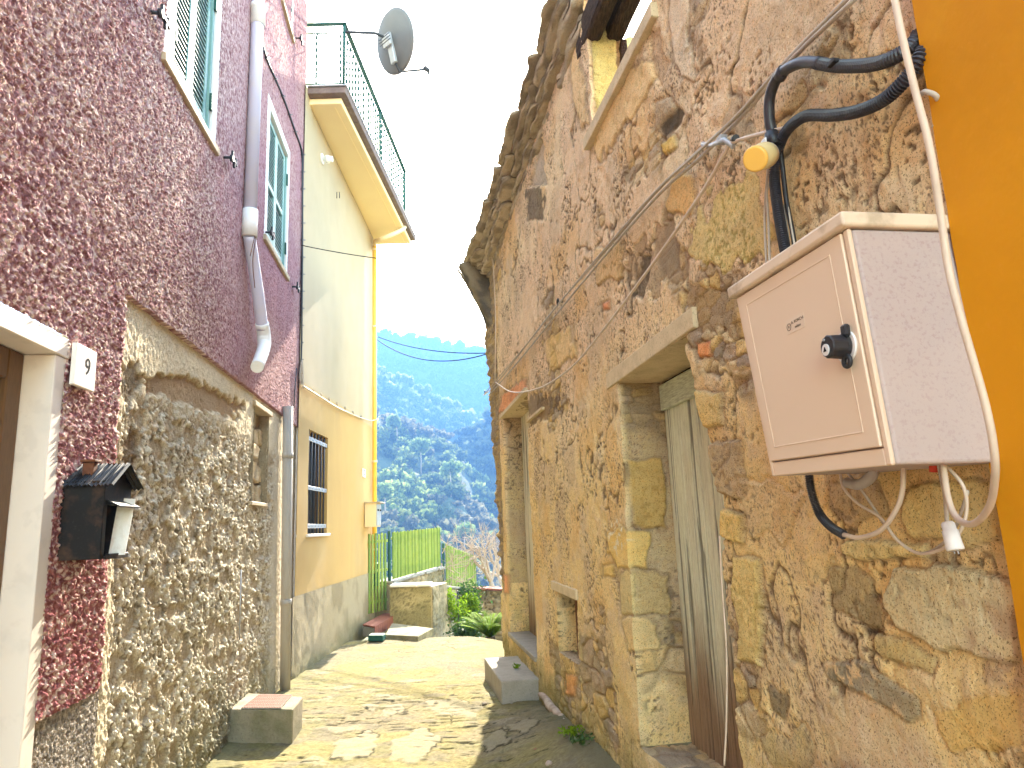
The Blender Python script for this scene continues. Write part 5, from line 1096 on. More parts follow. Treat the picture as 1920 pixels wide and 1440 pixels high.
c2 = thing('lower_conduit', rp(1475, 470, .05), 'black corrugated conduit bending down to the cabinet lid', 'conduit')
corrug([rp(1728, 85, -.03), rp(1728, 100, .03), rp(1705, 140, .05), rp(1660, 185, .06), rp(1610, 208, .06), rp(1560, 216, .055), rp(1510, 218, .05), rp(1475, 245, .05), rp(1458, 285, .05), rp(1452, 330, .05), rp(1460, 400, .06), rp(1478, 500, .07)], .0145, 'corrugated_run', c2)
b = MB(); b.tube(cr([rp(1462, 270, .045), rp(1468, 320, .035), rp(1475, 380, .03), rp(1487, 440, .03), rp(1490, 470, .03)], 6), .0075, 8); b.build('flat_strap', M['black'], c2)
b = MB(); b.tube([rp(1446, 250, .07), rp(1452, 275, .07)], .021, 10); b.build('tape_wrap', M['black'], c2)
def cable(name, pts, r, m_, label, cat='cable', group=None, k=8, seg=8):
    b = MB(); b.tube(cr(pts, k), r, seg); return tag(b.build(name, m_, None, pts[-1]), label, cat, group)
base_line = [(1600, -14), (1475, 115), (1385, 215), (1300, 292), (1225, 366), (1120, 488), (1040, 578), (985, 650), (928, 722), (909, 740)]
for i, (dx, dy, dn2) in enumerate(((0, 0, .03), (5, 6, .038), (-4, 3, .045))):
    pts = [rp(x_ + dx * (1 + .5 * math.sin(j * 2.1 + i * 2)), y_ + dy * (1 + .5 * math.cos(j * 1.7 + i)) * (1 if j < 8 else .3), dn2 + .008 * math.sin(j * 1.3 + i * 2)) for j, (x_, y_) in enumerate(base_line)]
    cable('wall_cable', pts, [.0050, .0055, .0045][i] * 1.25, M['greycable'], ['middle strand of the grey cables sloping over the ruined wall', 'lowest strand of the grey cables sloping over the ruined wall', 'uppermost strand of the grey cables sloping over the ruined wall'][i], 'cable', 'grey cables sloping over the ruined wall')
cable('slack_cable', [rp(1475, 240, .05), rp(1430, 250, .05), rp(1372, 268, .05), rp(1360, 285, .05), rp(1335, 330, .04), rp(1300, 385, .04), rp(1220, 500, .04), rp(1130, 620, .04), rp(1070, 690, .04), rp(1010, 728, .04), rp(960, 735, .04), rp(928, 716, .04)], .0072, M['beigecable'], 'beige cable sagging over the ruined wall below the grey strands')
cable('thin_cable', [rp(928, 716, .03), rp(929, 600, .03), rp(925, 500, .04), rp(921, 478, .05)], .006, M['beigecable'], 'thin pale cable rising along the far corner of the ruined wall')
for (x_, y_, l_) in ((909, 735, 'iron cable ring at the far corner of the ruined house'), (1046, 566, 'iron cable ring on the plaster above the vent')):
    b = MB(); p = rp(x_, y_, .04); b.tube([p + .022 * (math.cos(t_) * WR.t + math.sin(t_) * UPZ) for t_ in np.linspace(0, 6.28, 16)], .006, 6, cap=False); b.tube([p - WR.n * .06, p + WR.n * .0], .006, 6); tag(b.build('cable_ring', M['black'], None, p), l_, 'ring', 'cable rings')
cl = thing('cable_clamp', rp(1357, 268, .04), 'grey metal cable clamp between the slack cable and the lamp', 'clamp')
b = MB(); b.tube([rp(1318, 270, .02), rp(1335, 272, .05), rp(1358, 262, .06), rp(1375, 275, .05)], .009, 8); b.box(rp(1354, 262, .05), WR.t * .03, WR.n * .03, UPZ * .03, .003); b.build('clamp_body', M['steel'], cl)
b = MB(); b.tube([rp(1376, 262, .045), rp(1380, 258, .055)], .012, 8); b.build('tie', M['black'], cl)
la = thing('round_lamp', rp(1445, 285, .03), 'round amber wall lamp with yellowed housing beside the black conduits', 'lamp')
ax_ = WR.n * .80 - WR.t * .42 + UPZ * -.10; ax_ /= np.linalg.norm(ax_); lc = rp(1416, 298, .175)
ax_ = (lc - rp(1447, 287, .075)); ax_ /= np.linalg.norm(ax_); R_ = .0385
b = MB(); b.tube([lc - ax_ * .095, lc - ax_ * .09, lc - ax_ * .06, lc - ax_ * .055, lc - ax_ * .004], [R_ * .7, R_ * 1.0, R_ * 1.03, R_ * .98, R_ * .98], 36); b.build('housing', M['lampbody'], la)
b = MB(); b.tube([lc - ax_ * .004, lc, lc + ax_ * .004, lc + ax_ * .006], [R_ * .97, R_ * .97, R_ * .92, R_ * .80], 36); b.build('diffuser', M['amber'], la)
b = MB(); b.tube([lc - ax_ * .10, lc - ax_ * .08], R_ * .95, 30); b.box(lc - ax_ * .085 + UPZ * .042, WR.t * .03, ax_ * .012, UPZ * .022, .003); b.build('mounting_ring', M['white'], la)
b = MB(); b.tube([lc - ax_ * .10, rp(1452, 285, .0)], .012, 8); b.build('stem', M['black'], la)
cable('drop_cable', [rp(1440, 245, .055), rp(1441, 300, .05), rp(1434, 400, .045), rp(1437, 500, .06)], .0042, M['greycable'], 'left of two thin grey cables dropping behind the amber lamp to the cabinet', 'cable', 'thin drop cables')
cable('drop_cable', [rp(1444, 245, .06), rp(1446, 330, .055), rp(1438, 360, .055), rp(1441, 420, .055), rp(1443, 500, .07)], .0042, M['greycable'], 'right of two thin grey cables dropping behind the amber lamp to the cabinet', 'cable', 'thin drop cables')
for dx, tx in ((0, 'left'), (7, 'right')): cable('short_cable', [rp(1470 + dx, 385, .03), rp(1476 + dx * 1.2, 430, .035), rp(1482 + dx * 1.6, 480, .05)], .0032, M['greycable'], tx + ' of two short grey cables right of the corrugated conduit above the cabinet', 'cable', 'short cables above the cabinet')
cable('front_cable', [rp(1672, -30, .33), rp(1690, 60, .33), rp(1716, 170, .33), rp(1742, 270, .325), rp(1762, 390, .315), rp(1778, 500, .31), rp(1800, 590, .31), rp(1826, 680, .30), rp(1848, 760, .29), rp(1862, 830, .28), rp(1866, 890, .26), rp(1855, 950, .22), rp(1825, 982, .18), rp(1795, 972, .15), rp(1778, 935, .13), rp(1768, 868, .12)], .0062, M['beigecable'], 'beige cable hanging down in front of the cabinet and looping beneath it', k=10, seg=10)
lc_ = thing('cable_sleeve', rp(1530, 890, .12), 'short black corrugated sleeve under the cabinet with a beige cable coming out', 'conduit')
corrug([rp(1516, 880, .13), rp(1521, 920, .13), rp(1535, 960, .12), rp(1555, 985, .12), rp(1582, 1003, .12)], .0105, 'sleeve', lc_, amp=.0014, pitch=.005)
b = MB(); b.tube(cr([rp(1580, 1002, .12), rp(1610, 1008, .12), rp(1650, 995, .12), rp(1678, 960, .12), rp(1692, 920, .12), rp(1694, 862, .12)], 8), .0056, 10); b.build('beige_cable', M['beigecable'], lc_)
cable('loop_cable', [rp(1574, 878, .10), rp(1582, 915, .10), rp(1610, 945, .10), rp(1650, 970, .095), rp(1680, 1010, .09), rp(1720, 1037, .09), rp(1765, 1030, .09), rp(1795, 1005, .09), rp(1812, 960, .09), rp(1805, 910, .10), rp(1768, 868, .10)], .0036, M['beigecable'], 'outer of two thin beige cables looping low below the cabinet', 'cable', 'thin loops below the cabinet')
cable('loop_cable', [rp(1585, 882, .09), rp(1620, 925, .09), rp(1660, 985, .085), rp(1700, 1027, .085), rp(1740, 1036, .08), rp(1785, 1000, .085), rp(1812, 930, .08), rp(1812, 920, .08)], .0034, M['greycable'], 'inner of two thin beige cables looping low below the cabinet', 'cable', 'thin loops below the cabinet')
cable('plug_cable', [rp(1776, 985, .12), rp(1772, 930, .12), rp(1766, 900, .12), rp(1760, 868, .12)], .0042, M['greycable'], 'grey cable dropping from the cabinet to the white plug')
pgp = rp(1776, 978, .125); pgq = rp(1792, 1032, .125); dpl = (pgq - pgp)
plg = thing('white_plug', pgp, 'white plastic plug hanging on a cable under the cabinet', 'plug')
b = MB(); b.tube([pgp, pgp + dpl * .08, pgp + dpl * .3, pgp + dpl * .31, pgp + dpl * .7, pgp + dpl * .95, pgp + dpl], [.009, .0125, .0125, .0145, .0155, .0165, .015], 20); b.build('body', M['white'], plg)
b = MB(); 
for s_ in (-.005, .005): b.tube([pgp + dpl * 1.0 + WR.t * s_, pgp + dpl * 1.12 + WR.t * s_], .0018, 6)
b.build('prong', M['steel'], plg)
b = MB(); b.tube([rp(1750, 862, .11), rp(1750, 885, .11)], .008, 10); tag(b.build('red_cap', M['redpart'], None, rp(1750, 885, .11)), 'small red plastic cap under the cabinet', 'cap')
b = MB(); b.tube(cr([rp(1642, 870, .09), rp(1635, 892, .09), rp(1612, 908, .09), rp(1588, 905, .09)], 6), [.012] * 6 + [.0135] * 13, 12); tag(b.build('pipe_elbow', M['greypipe'], None, rp(1600, 905, .09)), 'grey pipe elbow tucked under the cabinet', 'pipe')
cable('door_cable', [rp(1349, 1005, .035), rp(1354, 1100, .04), rp(1362, 1220, .045), rp(1362, 1350, .05), rp(1358, 1435, .06)], .0035, M['beigecable'], 'thin pale cable hanging down beside the green door')
cable('stub_cable', [rp(1725, 178, .03), rp(1735, 172, .05), rp(1755, 180, .04), rp(1760, 200, .02), rp(1752, 238, .03)], .006, M['greycable'], 'bent grey cable stub in the wall by the orange edge')
for i, (a_, c_, sag) in enumerate((((566, 460), (915, 490), 12),)):
    p0 = WC.px(566, 460, .03); p1 = WR.P(9.0, 5.0, .38); b = MB(); b.tube([p0 + (p1 - p0) * t + np.array([0, 0, -.22 * 4 * t * (1 - t) * .25]) for t in np.linspace(0, 1, 24)], .0055, 6); tag(b.build('overhead_wire', M['ink'], None, p0), 'single wire crossing from the cream house to the cornice of the ruin', 'wire')
for i, dz in enumerate((0, .25)):
    p0 = at(700, 628 + 4 * i, 22) ; p1 = at(915, 662 + 1 * i, 16); b = MB(); b.tube([p0 + (p1 - p0) * t + np.array([0, 0, -(.18 + dz) * 4 * t * (1 - t)]) for t in np.linspace(-.3, 1.25, 32)], .013, 6); tag(b.build('far_wire', M['ink'], None, p0), ['upper of two dark wires crossing before the far hills', 'lower of two dark wires crossing before the far hills'][i], 'wire', 'wires before the hills')

# ================================================================== GARDEN AND FENCES PAST THE STREET END
def garden_grid(name, A_, B_, z0, z1a, z1b, thick, label, cat, m_, c1, c2, kind=None, step=.03, amp=.03, sc=5.0, cap=None):
    """upright wall from A_ to B_ (xy), top height running from z1a to z1b; faces the viewer"""
    A_, B_ = np.array(A_[:2]), np.array(B_[:2]); d = B_ - A_; L_ = np.linalg.norm(d); d /= L_; nrm = np.array([d[1], -d[0]])
    o = thing(name, (A_[0], A_[1], z0), label, cat)
    def pt(s, z, n): return np.stack([A_[0] + s * d[0] + n * nrm[0], A_[1] + s * d[1] + n * nrm[1], z], -1)
    S_ = lines([0, L_], step); T_ = lines([0, 1], step / max(z1a - z0, .3)); s, t = np.meshgrid(S_, T_, indexing='ij'); zt2 = z1a + (z1b - z1a) * s / L_ + .02 * (fbm(s * 3, s * 0, 3, 300) - .5); z = z0 + (zt2 - z0) * t
    f1, f2, idv = worley(s * sc, z * sc * 1.8, 301); gap = sstep(.02, .15, f2 - f1)
    n = amp * (gap - .6) * (.4 + idv) + amp * .8 * (fbm(s * 12, z * 12, 4, 302) - .5)
    c = mix(np.broadcast_to(c1, s.shape + (3,)), c2, idv); c = mix(c, np.array(c1) * .4, (1 - gap) * .8); c = mix(c, [.09, .09, .04], sstep(.5, .7, fbm(s * 1.5, z * 2, 4, 303)) * .5)
    S = Sheets(); S.add(pt(s, z, n), c)
    # top and back
    n2 = lines([-thick, 0], .05); ss, nn = np.meshgrid(S_, n2, indexing='ij'); zt3 = z1a + (z1b - z1a) * ss / L_ + .02 * (fbm(ss * 3, ss * 0, 3, 300) - .5); edge = sstep(-.05, 0, nn)
    S.add(pt(ss, zt3 + .01 * fbm(ss * 9, nn * 9, 2, 304) * (1 - edge), nn + 0 * edge + n[:, -1][:, None] * edge), np.broadcast_to(np.array(c2) * 1.2, ss.shape + (3,)), flip=True)
    S.add(pt(s, z, 0 * n - thick), c, flip=True)
    for e_ in (0, L_):
        nn, tt = np.meshgrid(np.linspace(-thick, .0, 8), T_, indexing='ij'); ze = (z1a if e_ == 0 else z1b); zz = z0 + (ze - z0) * tt; S.add(pt(np.full_like(nn, e_) , zz, nn), mix(np.broadcast_to(c1, nn.shape + (3,)), c2, fbm(nn * 9, zz * 6, 3, 305)), flip=e_ > 0)
    S.build('wall_body', m_, o)
    if cap is not None:
        rs = np.random.default_rng(5); x_ = 0.0
        while x_ < L_ - .1:
            w_ = min(rs.uniform(.3, .5), L_ - x_); zc1 = z1a + (z1b - z1a) * x_ / L_ + .012; zc2 = z1a + (z1b - z1a) * (x_ + w_) / L_ + .012; b = MB()
            e_ = rs.uniform(.03, .07); p = lambda s_, z_, n_: [A_[0] + s_ * d[0] + n_ * nrm[0], A_[1] + s_ * d[1] + n_ * nrm[1], z_]
            b.hexa([p(x_ + .006, zc1, -thick - .03), p(x_ + w_ - .006, zc2, -thick - .03), p(x_ + w_ - .006, zc2, e_), p(x_ + .006, zc1, e_), p(x_ + .006, zc1 + .045, -thick - .03), p(x_ + w_ - .006, zc2 + .045, -thick - .03), p(x_ + w_ - .006, zc2 + .045, e_), p(x_ + .006, zc1 + .045, e_)], .008)
            b.build('coping_slab', cap, o); x_ += w_
    return o
Y1 = 12.35
wa, wb = at(731, 1100, Y1), at(808, 1100, Y1)
ztop = wa[2] - .02
garden_grid('low_wall', wa, wb, -.2, ztop, ztop - .01, .32, 'low ochre rendered wall with pale coping slabs at the end of the street', 'wall', M['garden'], (.46, .37, .19), (.48, .39, .21), amp=.010, sc=34, cap=M['whiteband'])
wc = at(838, 1100, 14.6)
garden_grid('side_wall', wb + [.02, .02, 0], at(838, 1100, 13.3), -1.6, ztop - .01, ztop - .02, .3, 'plastered return wall turning away behind the low ochre wall', 'wall', M['garden'], (.50, .40, .25), (.40, .33, .22), amp=.02)
f0 = at(733, 1096, 12.75); f1_ = at(829, 1066, 15.3)
garden_grid('fence_wall', f0, f1_, -.6, f0[2], f1_[2] - .02, .30, 'rubble wall with flat coping carrying the green slatted fence', 'wall', M['garden'], (.34, .27, .16), (.46, .37, .22), amp=.04, cap=M['concrete'])
# slatted fence on that wall and its gate
def slat_fence(name, A_, B_, zb0, zb1, zt0, zt1, label, pitch, w, rails, posts, panel='slat', cat='fence'):
    A_, B_ = np.array(A_[:2]), np.array(B_[:2]); d = B_ - A_; L_ = np.linalg.norm(d); d /= L_; nr_ = np.array([d[1], -d[0]])
    o = thing(name, (A_[0], A_[1], zb0), label, cat); P_ = lambda s, z, n: [A_[0] + s * d[0] + n * nr_[0], A_[1] + s * d[1] + n * nr_[1], z]
    zb_f = lambda s: zb0 + (zb1 - zb0) * s / L_; zt_f = lambda s: zt0 + (zt1 - zt0) * s / L_; s = 0.01; n = 0; b = MB()
    while s + w < L_:
        z0_, z1_ = zb_f(s), zt_f(s) + .01 * math.sin(n * 2.7)
        b = MB(); b.hexa([P_(s, z0_, .0), P_(s + w, z0_, .0), P_(s + w, z0_, .018), P_(s, z0_, .018), P_(s, z1_, .0), P_(s + w, z1_, .0), P_(s + w, z1_, .018), P_(s, z1_, .018)], .002); b.build(panel, M['fence'] if (n * 7) % 5 > 1 else M['fence_dull'], o); s += pitch; n += 1
    for f_ in rails:
        b = MB(); za, zb3 = zb0 + (zt0 - zb0) * f_, zb1 + (zt1 - zb1) * f_; b.hexa([P_(0, za, -.03), P_(L_, zb3, -.03), P_(L_, zb3, -.002), P_(0, za, -.002), P_(0, za + .045, -.03), P_(L_, zb3 + .045, -.03), P_(L_, zb3 + .045, -.002), P_(0, za + .045, -.002)], .002); b.build('rail', M['fence'], o)
    for s in posts:
        b = MB(); z0_, z1_ = zb_f(s) - .05, zt_f(s) + .02; b.hexa([P_(s - .022, z0_, -.07), P_(s + .022, z0_, -.07), P_(s + .022, z0_, -.032), P_(s - .022, z0_, -.032), P_(s - .022, z1_, -.07), P_(s + .022, z1_, -.07), P_(s + .022, z1_, -.032), P_(s - .022, z1_, -.032)], .003); b.build('post', M['darkgreen'], o)
    return o
fa, fb = at(735, 1092, 12.85), at(826, 1064, 15.3); ta, tb_ = at(735, 998, 12.85), at(826, 989, 15.3); Lf = np.linalg.norm((fb - fa)[:2])
slat_fence('slatted_fence', fa, fb, fa[2] + .05, fb[2] + .04, ta[2], tb_[2], 'green slatted fence standing on the rubble wall past the cream house', .070, .032, (.14, .84), (.0, Lf * .5, Lf - .03))
g0_, g1_ = at(690, 1150, 12.2), at(728, 1140, 12.78); tg = at(728, 999, 12.78)
slat_fence('garden_gate', [g0_[0] - .35, g0_[1] - .5], g1_, .17, .20, tg[2] - .02, tg[2], 'green slatted gate between the cream house corner and the dark fence post', .085, .045, (.11, .50, .88), (), cat='gate')
b = MB(); b.tube([[g1_[0] + .02, g1_[1] + .03, .10], [g1_[0] + .02, g1_[1] + .03, tg[2] + .03]], .028, 10); tag(b.build('gate_post', M['darkgreen'], None, [g1_[0], g1_[1], .1]), 'dark green post between the gate and the slatted fence', 'post')
# brick step at the gate
q0, q1, q2, q3 = ground(703, 1176, .12), ground(750, 1149, .12), ground(728, 1146, .12), ground(680, 1172, .12)
bs = thing('brick_step', (q0 + q1) / 2 * [1, 1, 0], 'terracotta brick step leading to the green gate', 'step')
b = MB(); b.hexa([p - [0, 0, .012] for p in (q0, q1, q2, q3)] + [p + [0, 0, .012] for p in (q0 - [0, .01, 0], q1, q2, q3)], .004); b.build('tread', M['brick'], bs)
nb2 = 15; dd = (q1 - q0) / nb2; 
for i in range(nb2):
    a_ = q0 + dd * (i + .04); c_ = q0 + dd * (i + .96); inn = (q3 - q0) / np.linalg.norm(q3 - q0) * .1; b = MB(); b.hexa([a_ - [0, 0, .145], c_ - [0, 0, .145], c_ + inn - [0, 0, .145], a_ + inn - [0, 0, .145], a_ - [0, 0, .014], c_ - [0, 0, .014], c_ + inn - [0, 0, .014], a_ + inn - [0, 0, .014]], .003); b.build('brick', M['brick'], bs)
b = MB(); b.hexa([p - [0, 0, .16] for p in (q0 + [-.012, .0, 0], q1 + [-.012, 0, 0], q2, q3)] + [p - [0, 0, .02] for p in (q0 + [-.012, 0, 0], q1 + [-.012, 0, 0], q2, q3)]); b.build('mortar', M['concrete'], bs)
# raised landing
r0, r1, r2, r3 = ground(722, 1190, .05), ground(784, 1193, .06), ground(812, 1178, .08), ground(735, 1168, .08)
b = MB(); b.hexa([p - [0, 0, .3] for p in (r0, r1, r2, r3)] + [r0, r1, r2, r3], .006); tag(b.build('landing', M['block'], None, r0 - [0, 0, .05]), 'smooth grey landing slab in front of the ochre wall', 'slab')
# terrain: one sheet from the street to beyond the hills
def terr(x, y):
    z = -1.15 + .12 * (fbm(x * .6, y * .6, 3, 310) - .5)
    z = z - 14 * sstep(19, 75, y) - 30 * sstep(60, 150, y)
    z = np.where(y < 9.5, -1.2, z)
    return z
X = np.concatenate([-np.geomspace(6000, 4, 50), np.linspace(-3.4, 3.4, 40), np.geomspace(4, 6000, 50)]); Y = np.concatenate([[-3000, -400, -60, -12], np.linspace(-8, 30, 90), np.geomspace(31, 6000, 60)])
x, y = np.meshgrid(X, Y, indexing='ij'); S = Sheets(); z = terr(x, y); S.add(np.stack([x, y, z], -1), np.broadcast_to([.1, .1, .05], x.shape + (3,)))
tag(S.build('terrain', M['earth']), kind='structure')
# garden walls further down
def W2(px0, px1, Ya, Yb, pya, pyb, name, label, c1, c2, thick=.35, z0=-1.7, cap=None, amp=.05):
    a_, b_ = at(px0, pya, Ya), at(px1, pyb, Yb); return garden_grid(name, a_, b_, z0, a_[2], b_[2], thick, label, 'wall', M['garden'], c1, c2, amp=amp, cap=cap)
W2(832, 889, 13.4, 17.0, 1104, 1108, 'garden_wall', 'pale plastered garden wall with climbing plants below the second fence', (.50, .43, .30), (.36, .30, .20), cap=M['concrete'], amp=.04)
W2(880, 1010, 17.2, 16.6, 1106, 1112, 'rubble_garden_wall', 'brown rubble wall at the bottom of the garden', (.30, .22, .13), (.42, .32, .20), cap=M['brick'])
e0, e1 = at(836, 1104, 15.6), at(893, 1106, 18.6); h0, h1 = at(826, 1020, 15.6), at(893, 1044, 18.6)
slat_fence('far_fence', e0, e1, e0[2] + .0, e1[2], h0[2], h1[2], 'second green slatted fence sloping down behind bare vines', .085, .038, (.12, .86), (0.03, 1.5, 2.9))
b = MB(); p0, p1 = at(858, 1108, 13.6), at(861, 1200, 13.6); b.tube([p0, p1], .012, 6); tag(b.build('iron_rod', M['black'], None, p1), 'dark upright iron rod in front of the climbing plants', 'rod')
# leafy plants on the wall
def leafmass(name, pts, rad, n, lw, m_, label, cat, seed, flat=(1, 1, 1), group=None):
    rs = np.random.default_rng(seed); pts = np.array(pts); k = rs.integers(0, len(pts), n); c = pts[k] + rs.normal(size=(n, 3)) * rad * np.array(flat)
    e = rs.normal(size=(n, 3)); e /= np.linalg.norm(e, axis=1)[:, None]; f = np.cross(e, rs.normal(size=(n, 3))); f /= np.linalg.norm(f, axis=1)[:, None]
    s = lw * rs.uniform(.6, 1.4, (n, 1)); V = np.stack([c - e * s, c - f * s * .55, c + e * s, c + f * s * .55], 1).reshape(-1, 3); Q_ = np.arange(4 * n).reshape(-1, 4)
    base = pts.mean(0); base[2] = pts[:, 2].min() - rad
    if isinstance(m_, tuple): pass
    o = link(name, raw_mesh(name, V, Q_, None, False, base), m_, None, base); return tag(o, label, cat, group)
leafmass('climbing_plant', [at(px_, py_, 13.35) for px_, py_ in ((828, 1128), (832, 1140), (846, 1132), (852, 1142), (842, 1118))], .06, 420, .035, M['leafbright'], 'small yellow green climber clinging low on the plastered return wall', 'plant', 1)
leafmass('ivy', [at(px_, py_, Y_) for px_, py_, Y_ in ((872, 1120, 14.8), (874, 1140, 14.8), (880, 1130, 15), (884, 1152, 15), (886, 1170, 15), (884, 1112, 15))], .12, 1500, .035, M['leafdark'], 'dark ivy in the corner of the garden walls', 'ivy', 2)
leafmass('climbing_plant', [at(px_, py_, 14.6) for px_, py_ in ((878, 1125), (882, 1140), (876, 1150), (884, 1132), (880, 1160))], .08, 1000, .036, M['leafbright'], 'bright yellow green climber in front of the dark ivy', 'plant', 3)
leafmass('climbing_plant', [at(px_, py_, 13.9) for px_, py_ in ((862, 1138), (866, 1150), (858, 1156))], .07, 480, .035, M['leafbright'], 'green climber beside the dark iron rod', 'plant', 4)
leafmass('low_shrub', [at(px_, py_, 12.6) for px_, py_ in ((860, 1188), (868, 1182), (875, 1192), (882, 1184), (893, 1180), (868, 1198))], .09, 1300, .03, M['leafdark'], 'low dark shrub left of the spiky cycad', 'shrub', 5)
# cycad
cy = at(919, 1188, 12.0); cyc = thing('cycad', cy - [0, 0, .55], 'bright green spiky cycad growing just below the end of the paving', 'plant')
b = MB(); b.tube([cy - [0, 0, .62], cy - [0, 0, .3], cy - [0, 0, .05]], [.16, .15, .08], 12); b.build('trunk', M['timber'], cyc)
rs = np.random.default_rng(3); bright = MB(); 
for i in range(30):
    a = i * 2.399 + rs.uniform(-.2, .2); el_ = rs.uniform(.7, 1.45); L_ = rs.uniform(.5, .68); V = []; Q_ = []
    dirh = np.array([math.cos(a), math.sin(a), 0]); side = np.array([-math.sin(a), math.cos(a), 0]); prev = None
    for j in range(26):
        t = (j + 1) / 26; e_ = el_ - 1.0 * t * t; 
        pth = cy - [0, 0, .06] + dirh * L_ * (t * math.cos(el_) + .12 * t * t) + UPZ * L_ * (t * math.sin(el_) - .30 * t * t)
        ll = .17 * math.sin(math.pi * min(1, t * .93 + .05)) ** .7 + .02
        for sg_ in (-1, 1):
            tip = pth + side * sg_ * ll * .85 + dirh * ll * .55 + UPZ * (ll * .18); w = np.array([0, 0, 1.]) * .0 + dirh * .010
            k = len(V); V += [pth - w, pth + w, tip + w * .3, tip - w * .3]; Q_.append([k, k + 1, k + 2, k + 3])
        if prev is not None: k = len(V); V += [prev - side * .006, prev + side * .006, pth + side * .006, pth - side * .006]; Q_.append([k, k + 1, k + 2, k + 3])
        prev = pth
    link('frond', raw_mesh('frond', V, Q_, None, False, base_of(cyc)), M['leafbright'], cyc)
# bare trees and vines
def branches(b, p, d, L_, r, depth, rs, spread=.55, seg=5):
    pts = [p]; dd_ = d.copy()
    for i in range(4):
        dd_ = dd_ + rs.normal(size=3) * .14 + [0, 0, .04]; dd_ /= np.linalg.norm(dd_); pts.append(pts[-1] + dd_ * L_ / 4)
    b.tube(pts, list(np.linspace(r, r * .62, 5)), seg if depth > 1 else 4, cap=False)
    if depth == 0: return
    for k in range(int(rs.integers(2, 4)) if depth > 1 else 3):
        q_ = pts[int(rs.integers(2, 5))]; nd = dd_ + rs.normal(size=3) * spread; nd /= np.linalg.norm(nd); branches(b, q_, nd, L_ * rs.uniform(.6, .85), r * .58, depth - 1, rs, spread, seg)
def bare_tree(px_, py_, Y_, h_, label, seed, depth=5, r=.07, lean=(.1, 0, 1), m_='twig'):
    rs = np.random.default_rng(seed); p = at(px_, py_, Y_); o = thing('bare_tree', p, label, 'tree'); d = np.array(lean, float); d /= np.linalg.norm(d)
    top_ = p + d * h_ * .25; b = MB(); b.tube([p - [0, 0, .6], p + d * h_ * .12 + [.02, 0, 0], top_], [r * 1.2, r, r * .85], 8); b.build('trunk', M[m_], o)
    b = MB()
    for k in range(4):
        nd = d + rs.normal(size=3) * .55; nd[2] = abs(nd[2]) + .3; nd /= np.linalg.norm(nd); branches(b, top_, nd, h_ * .30, r * .6, depth - 1, rs)
    b.build('crown', M[m_], o); return o
bare_tree(928, 1128, 18.4, 1.9, 'bare fig tree with pale tangled branches beside the ruined house corner', 5, 5, .075, (-.18, 0, 1))
bare_tree(950, 1120, 19.5, 2.3, 'taller bare tree half hidden behind the ruined house corner', 9, 5, .06, (-.35, 0, 1))
b = MB(); rs = np.random.default_rng(8)
for k in range(26):
    p = at(rs.uniform(826, 890), rs.uniform(1020, 1100), 15.35 + rs.uniform(0, .3)); d = np.array([rs.normal() * .8, rs.uniform(.3, 1.2) * .6, rs.normal() * .6]); d /= np.linalg.norm(d); branches(b, p, d, rs.uniform(.25, .5), .009, 2, rs, .7)
tag(b.build('bare_vine', M['twig'], None, at(858, 1100, 15.4)), 'leafless tangled vine hanging over the second green fence', 'vine')

# ================================================================== HILLS AND WOODS
def ridge_line(D, keys):
    az = np.array([k[0] for k in keys]); e = np.array([k[1] for k in keys]); return lambda a: np.interp(a, az, e)
def pxaz(px_, py_):
    d = ray(px_, py_); return math.degrees(math.atan2(d[0], d[1])), math.degrees(math.atan2(d[2], math.hypot(d[0], d[1])))
def keysof(pts, l, r):
    k = [pxaz(*p) for p in pts]; return [(-40, l)] + k + [(35, r)]
def hill(name, Dn, Df, z0, keys, seed, rough_, n=(150, 60)):
    ra = ridge_line(Df, keys); A_ = np.radians(np.linspace(-32, 26, n[0])); T_ = np.linspace(0, 1, n[1]); a, t = np.meshgrid(A_, T_, indexing='ij')
    D = Dn + (Df - Dn) * t; ztop = 1.55 + Df * np.tan(np.radians(ra(np.degrees(a)))); prof = t ** .85
    x, y = D * np.sin(a), D * np.cos(a); z = z0 + (ztop - z0) * prof + rough_ * (fbm(x / (rough_ * 5), y / (rough_ * 5), 4, seed) - .5) * (1 - t ** 8) * sstep(0, .1, t) * 2
    S = Sheets(); S.add(np.stack([x, y, z], -1), np.broadcast_to([.06, .07, .03], x.shape + (3,)), flip=False)
    back = np.stack([np.stack([x[:, -1], y[:, -1], z[:, -1]], -1), np.stack([x[:, -1] * 1.25, y[:, -1] * 1.25, z[:, -1] * 0 + z0 - 30], -1)], 1); S.add(back, np.broadcast_to([.06, .07, .03], (n[0], 2, 3)))
    tag(S.build(name, M['hill']), kind='structure')
    def sample(u_, v_):
        fi = u_ * (n[0] - 1); fj = v_ * (n[1] - 1); i = np.clip(fi.astype(int), 0, n[0] - 2); j = np.clip(fj.astype(int), 0, n[1] - 2); fi -= i; fj -= j
        g_ = lambda A: (A[i, j] * (1 - fi) + A[i + 1, j] * fi) * (1 - fj) + (A[i, j + 1] * (1 - fi) + A[i + 1, j + 1] * fi) * fj
        return np.stack([g_(x), g_(y), g_(z)], -1)
    return sample
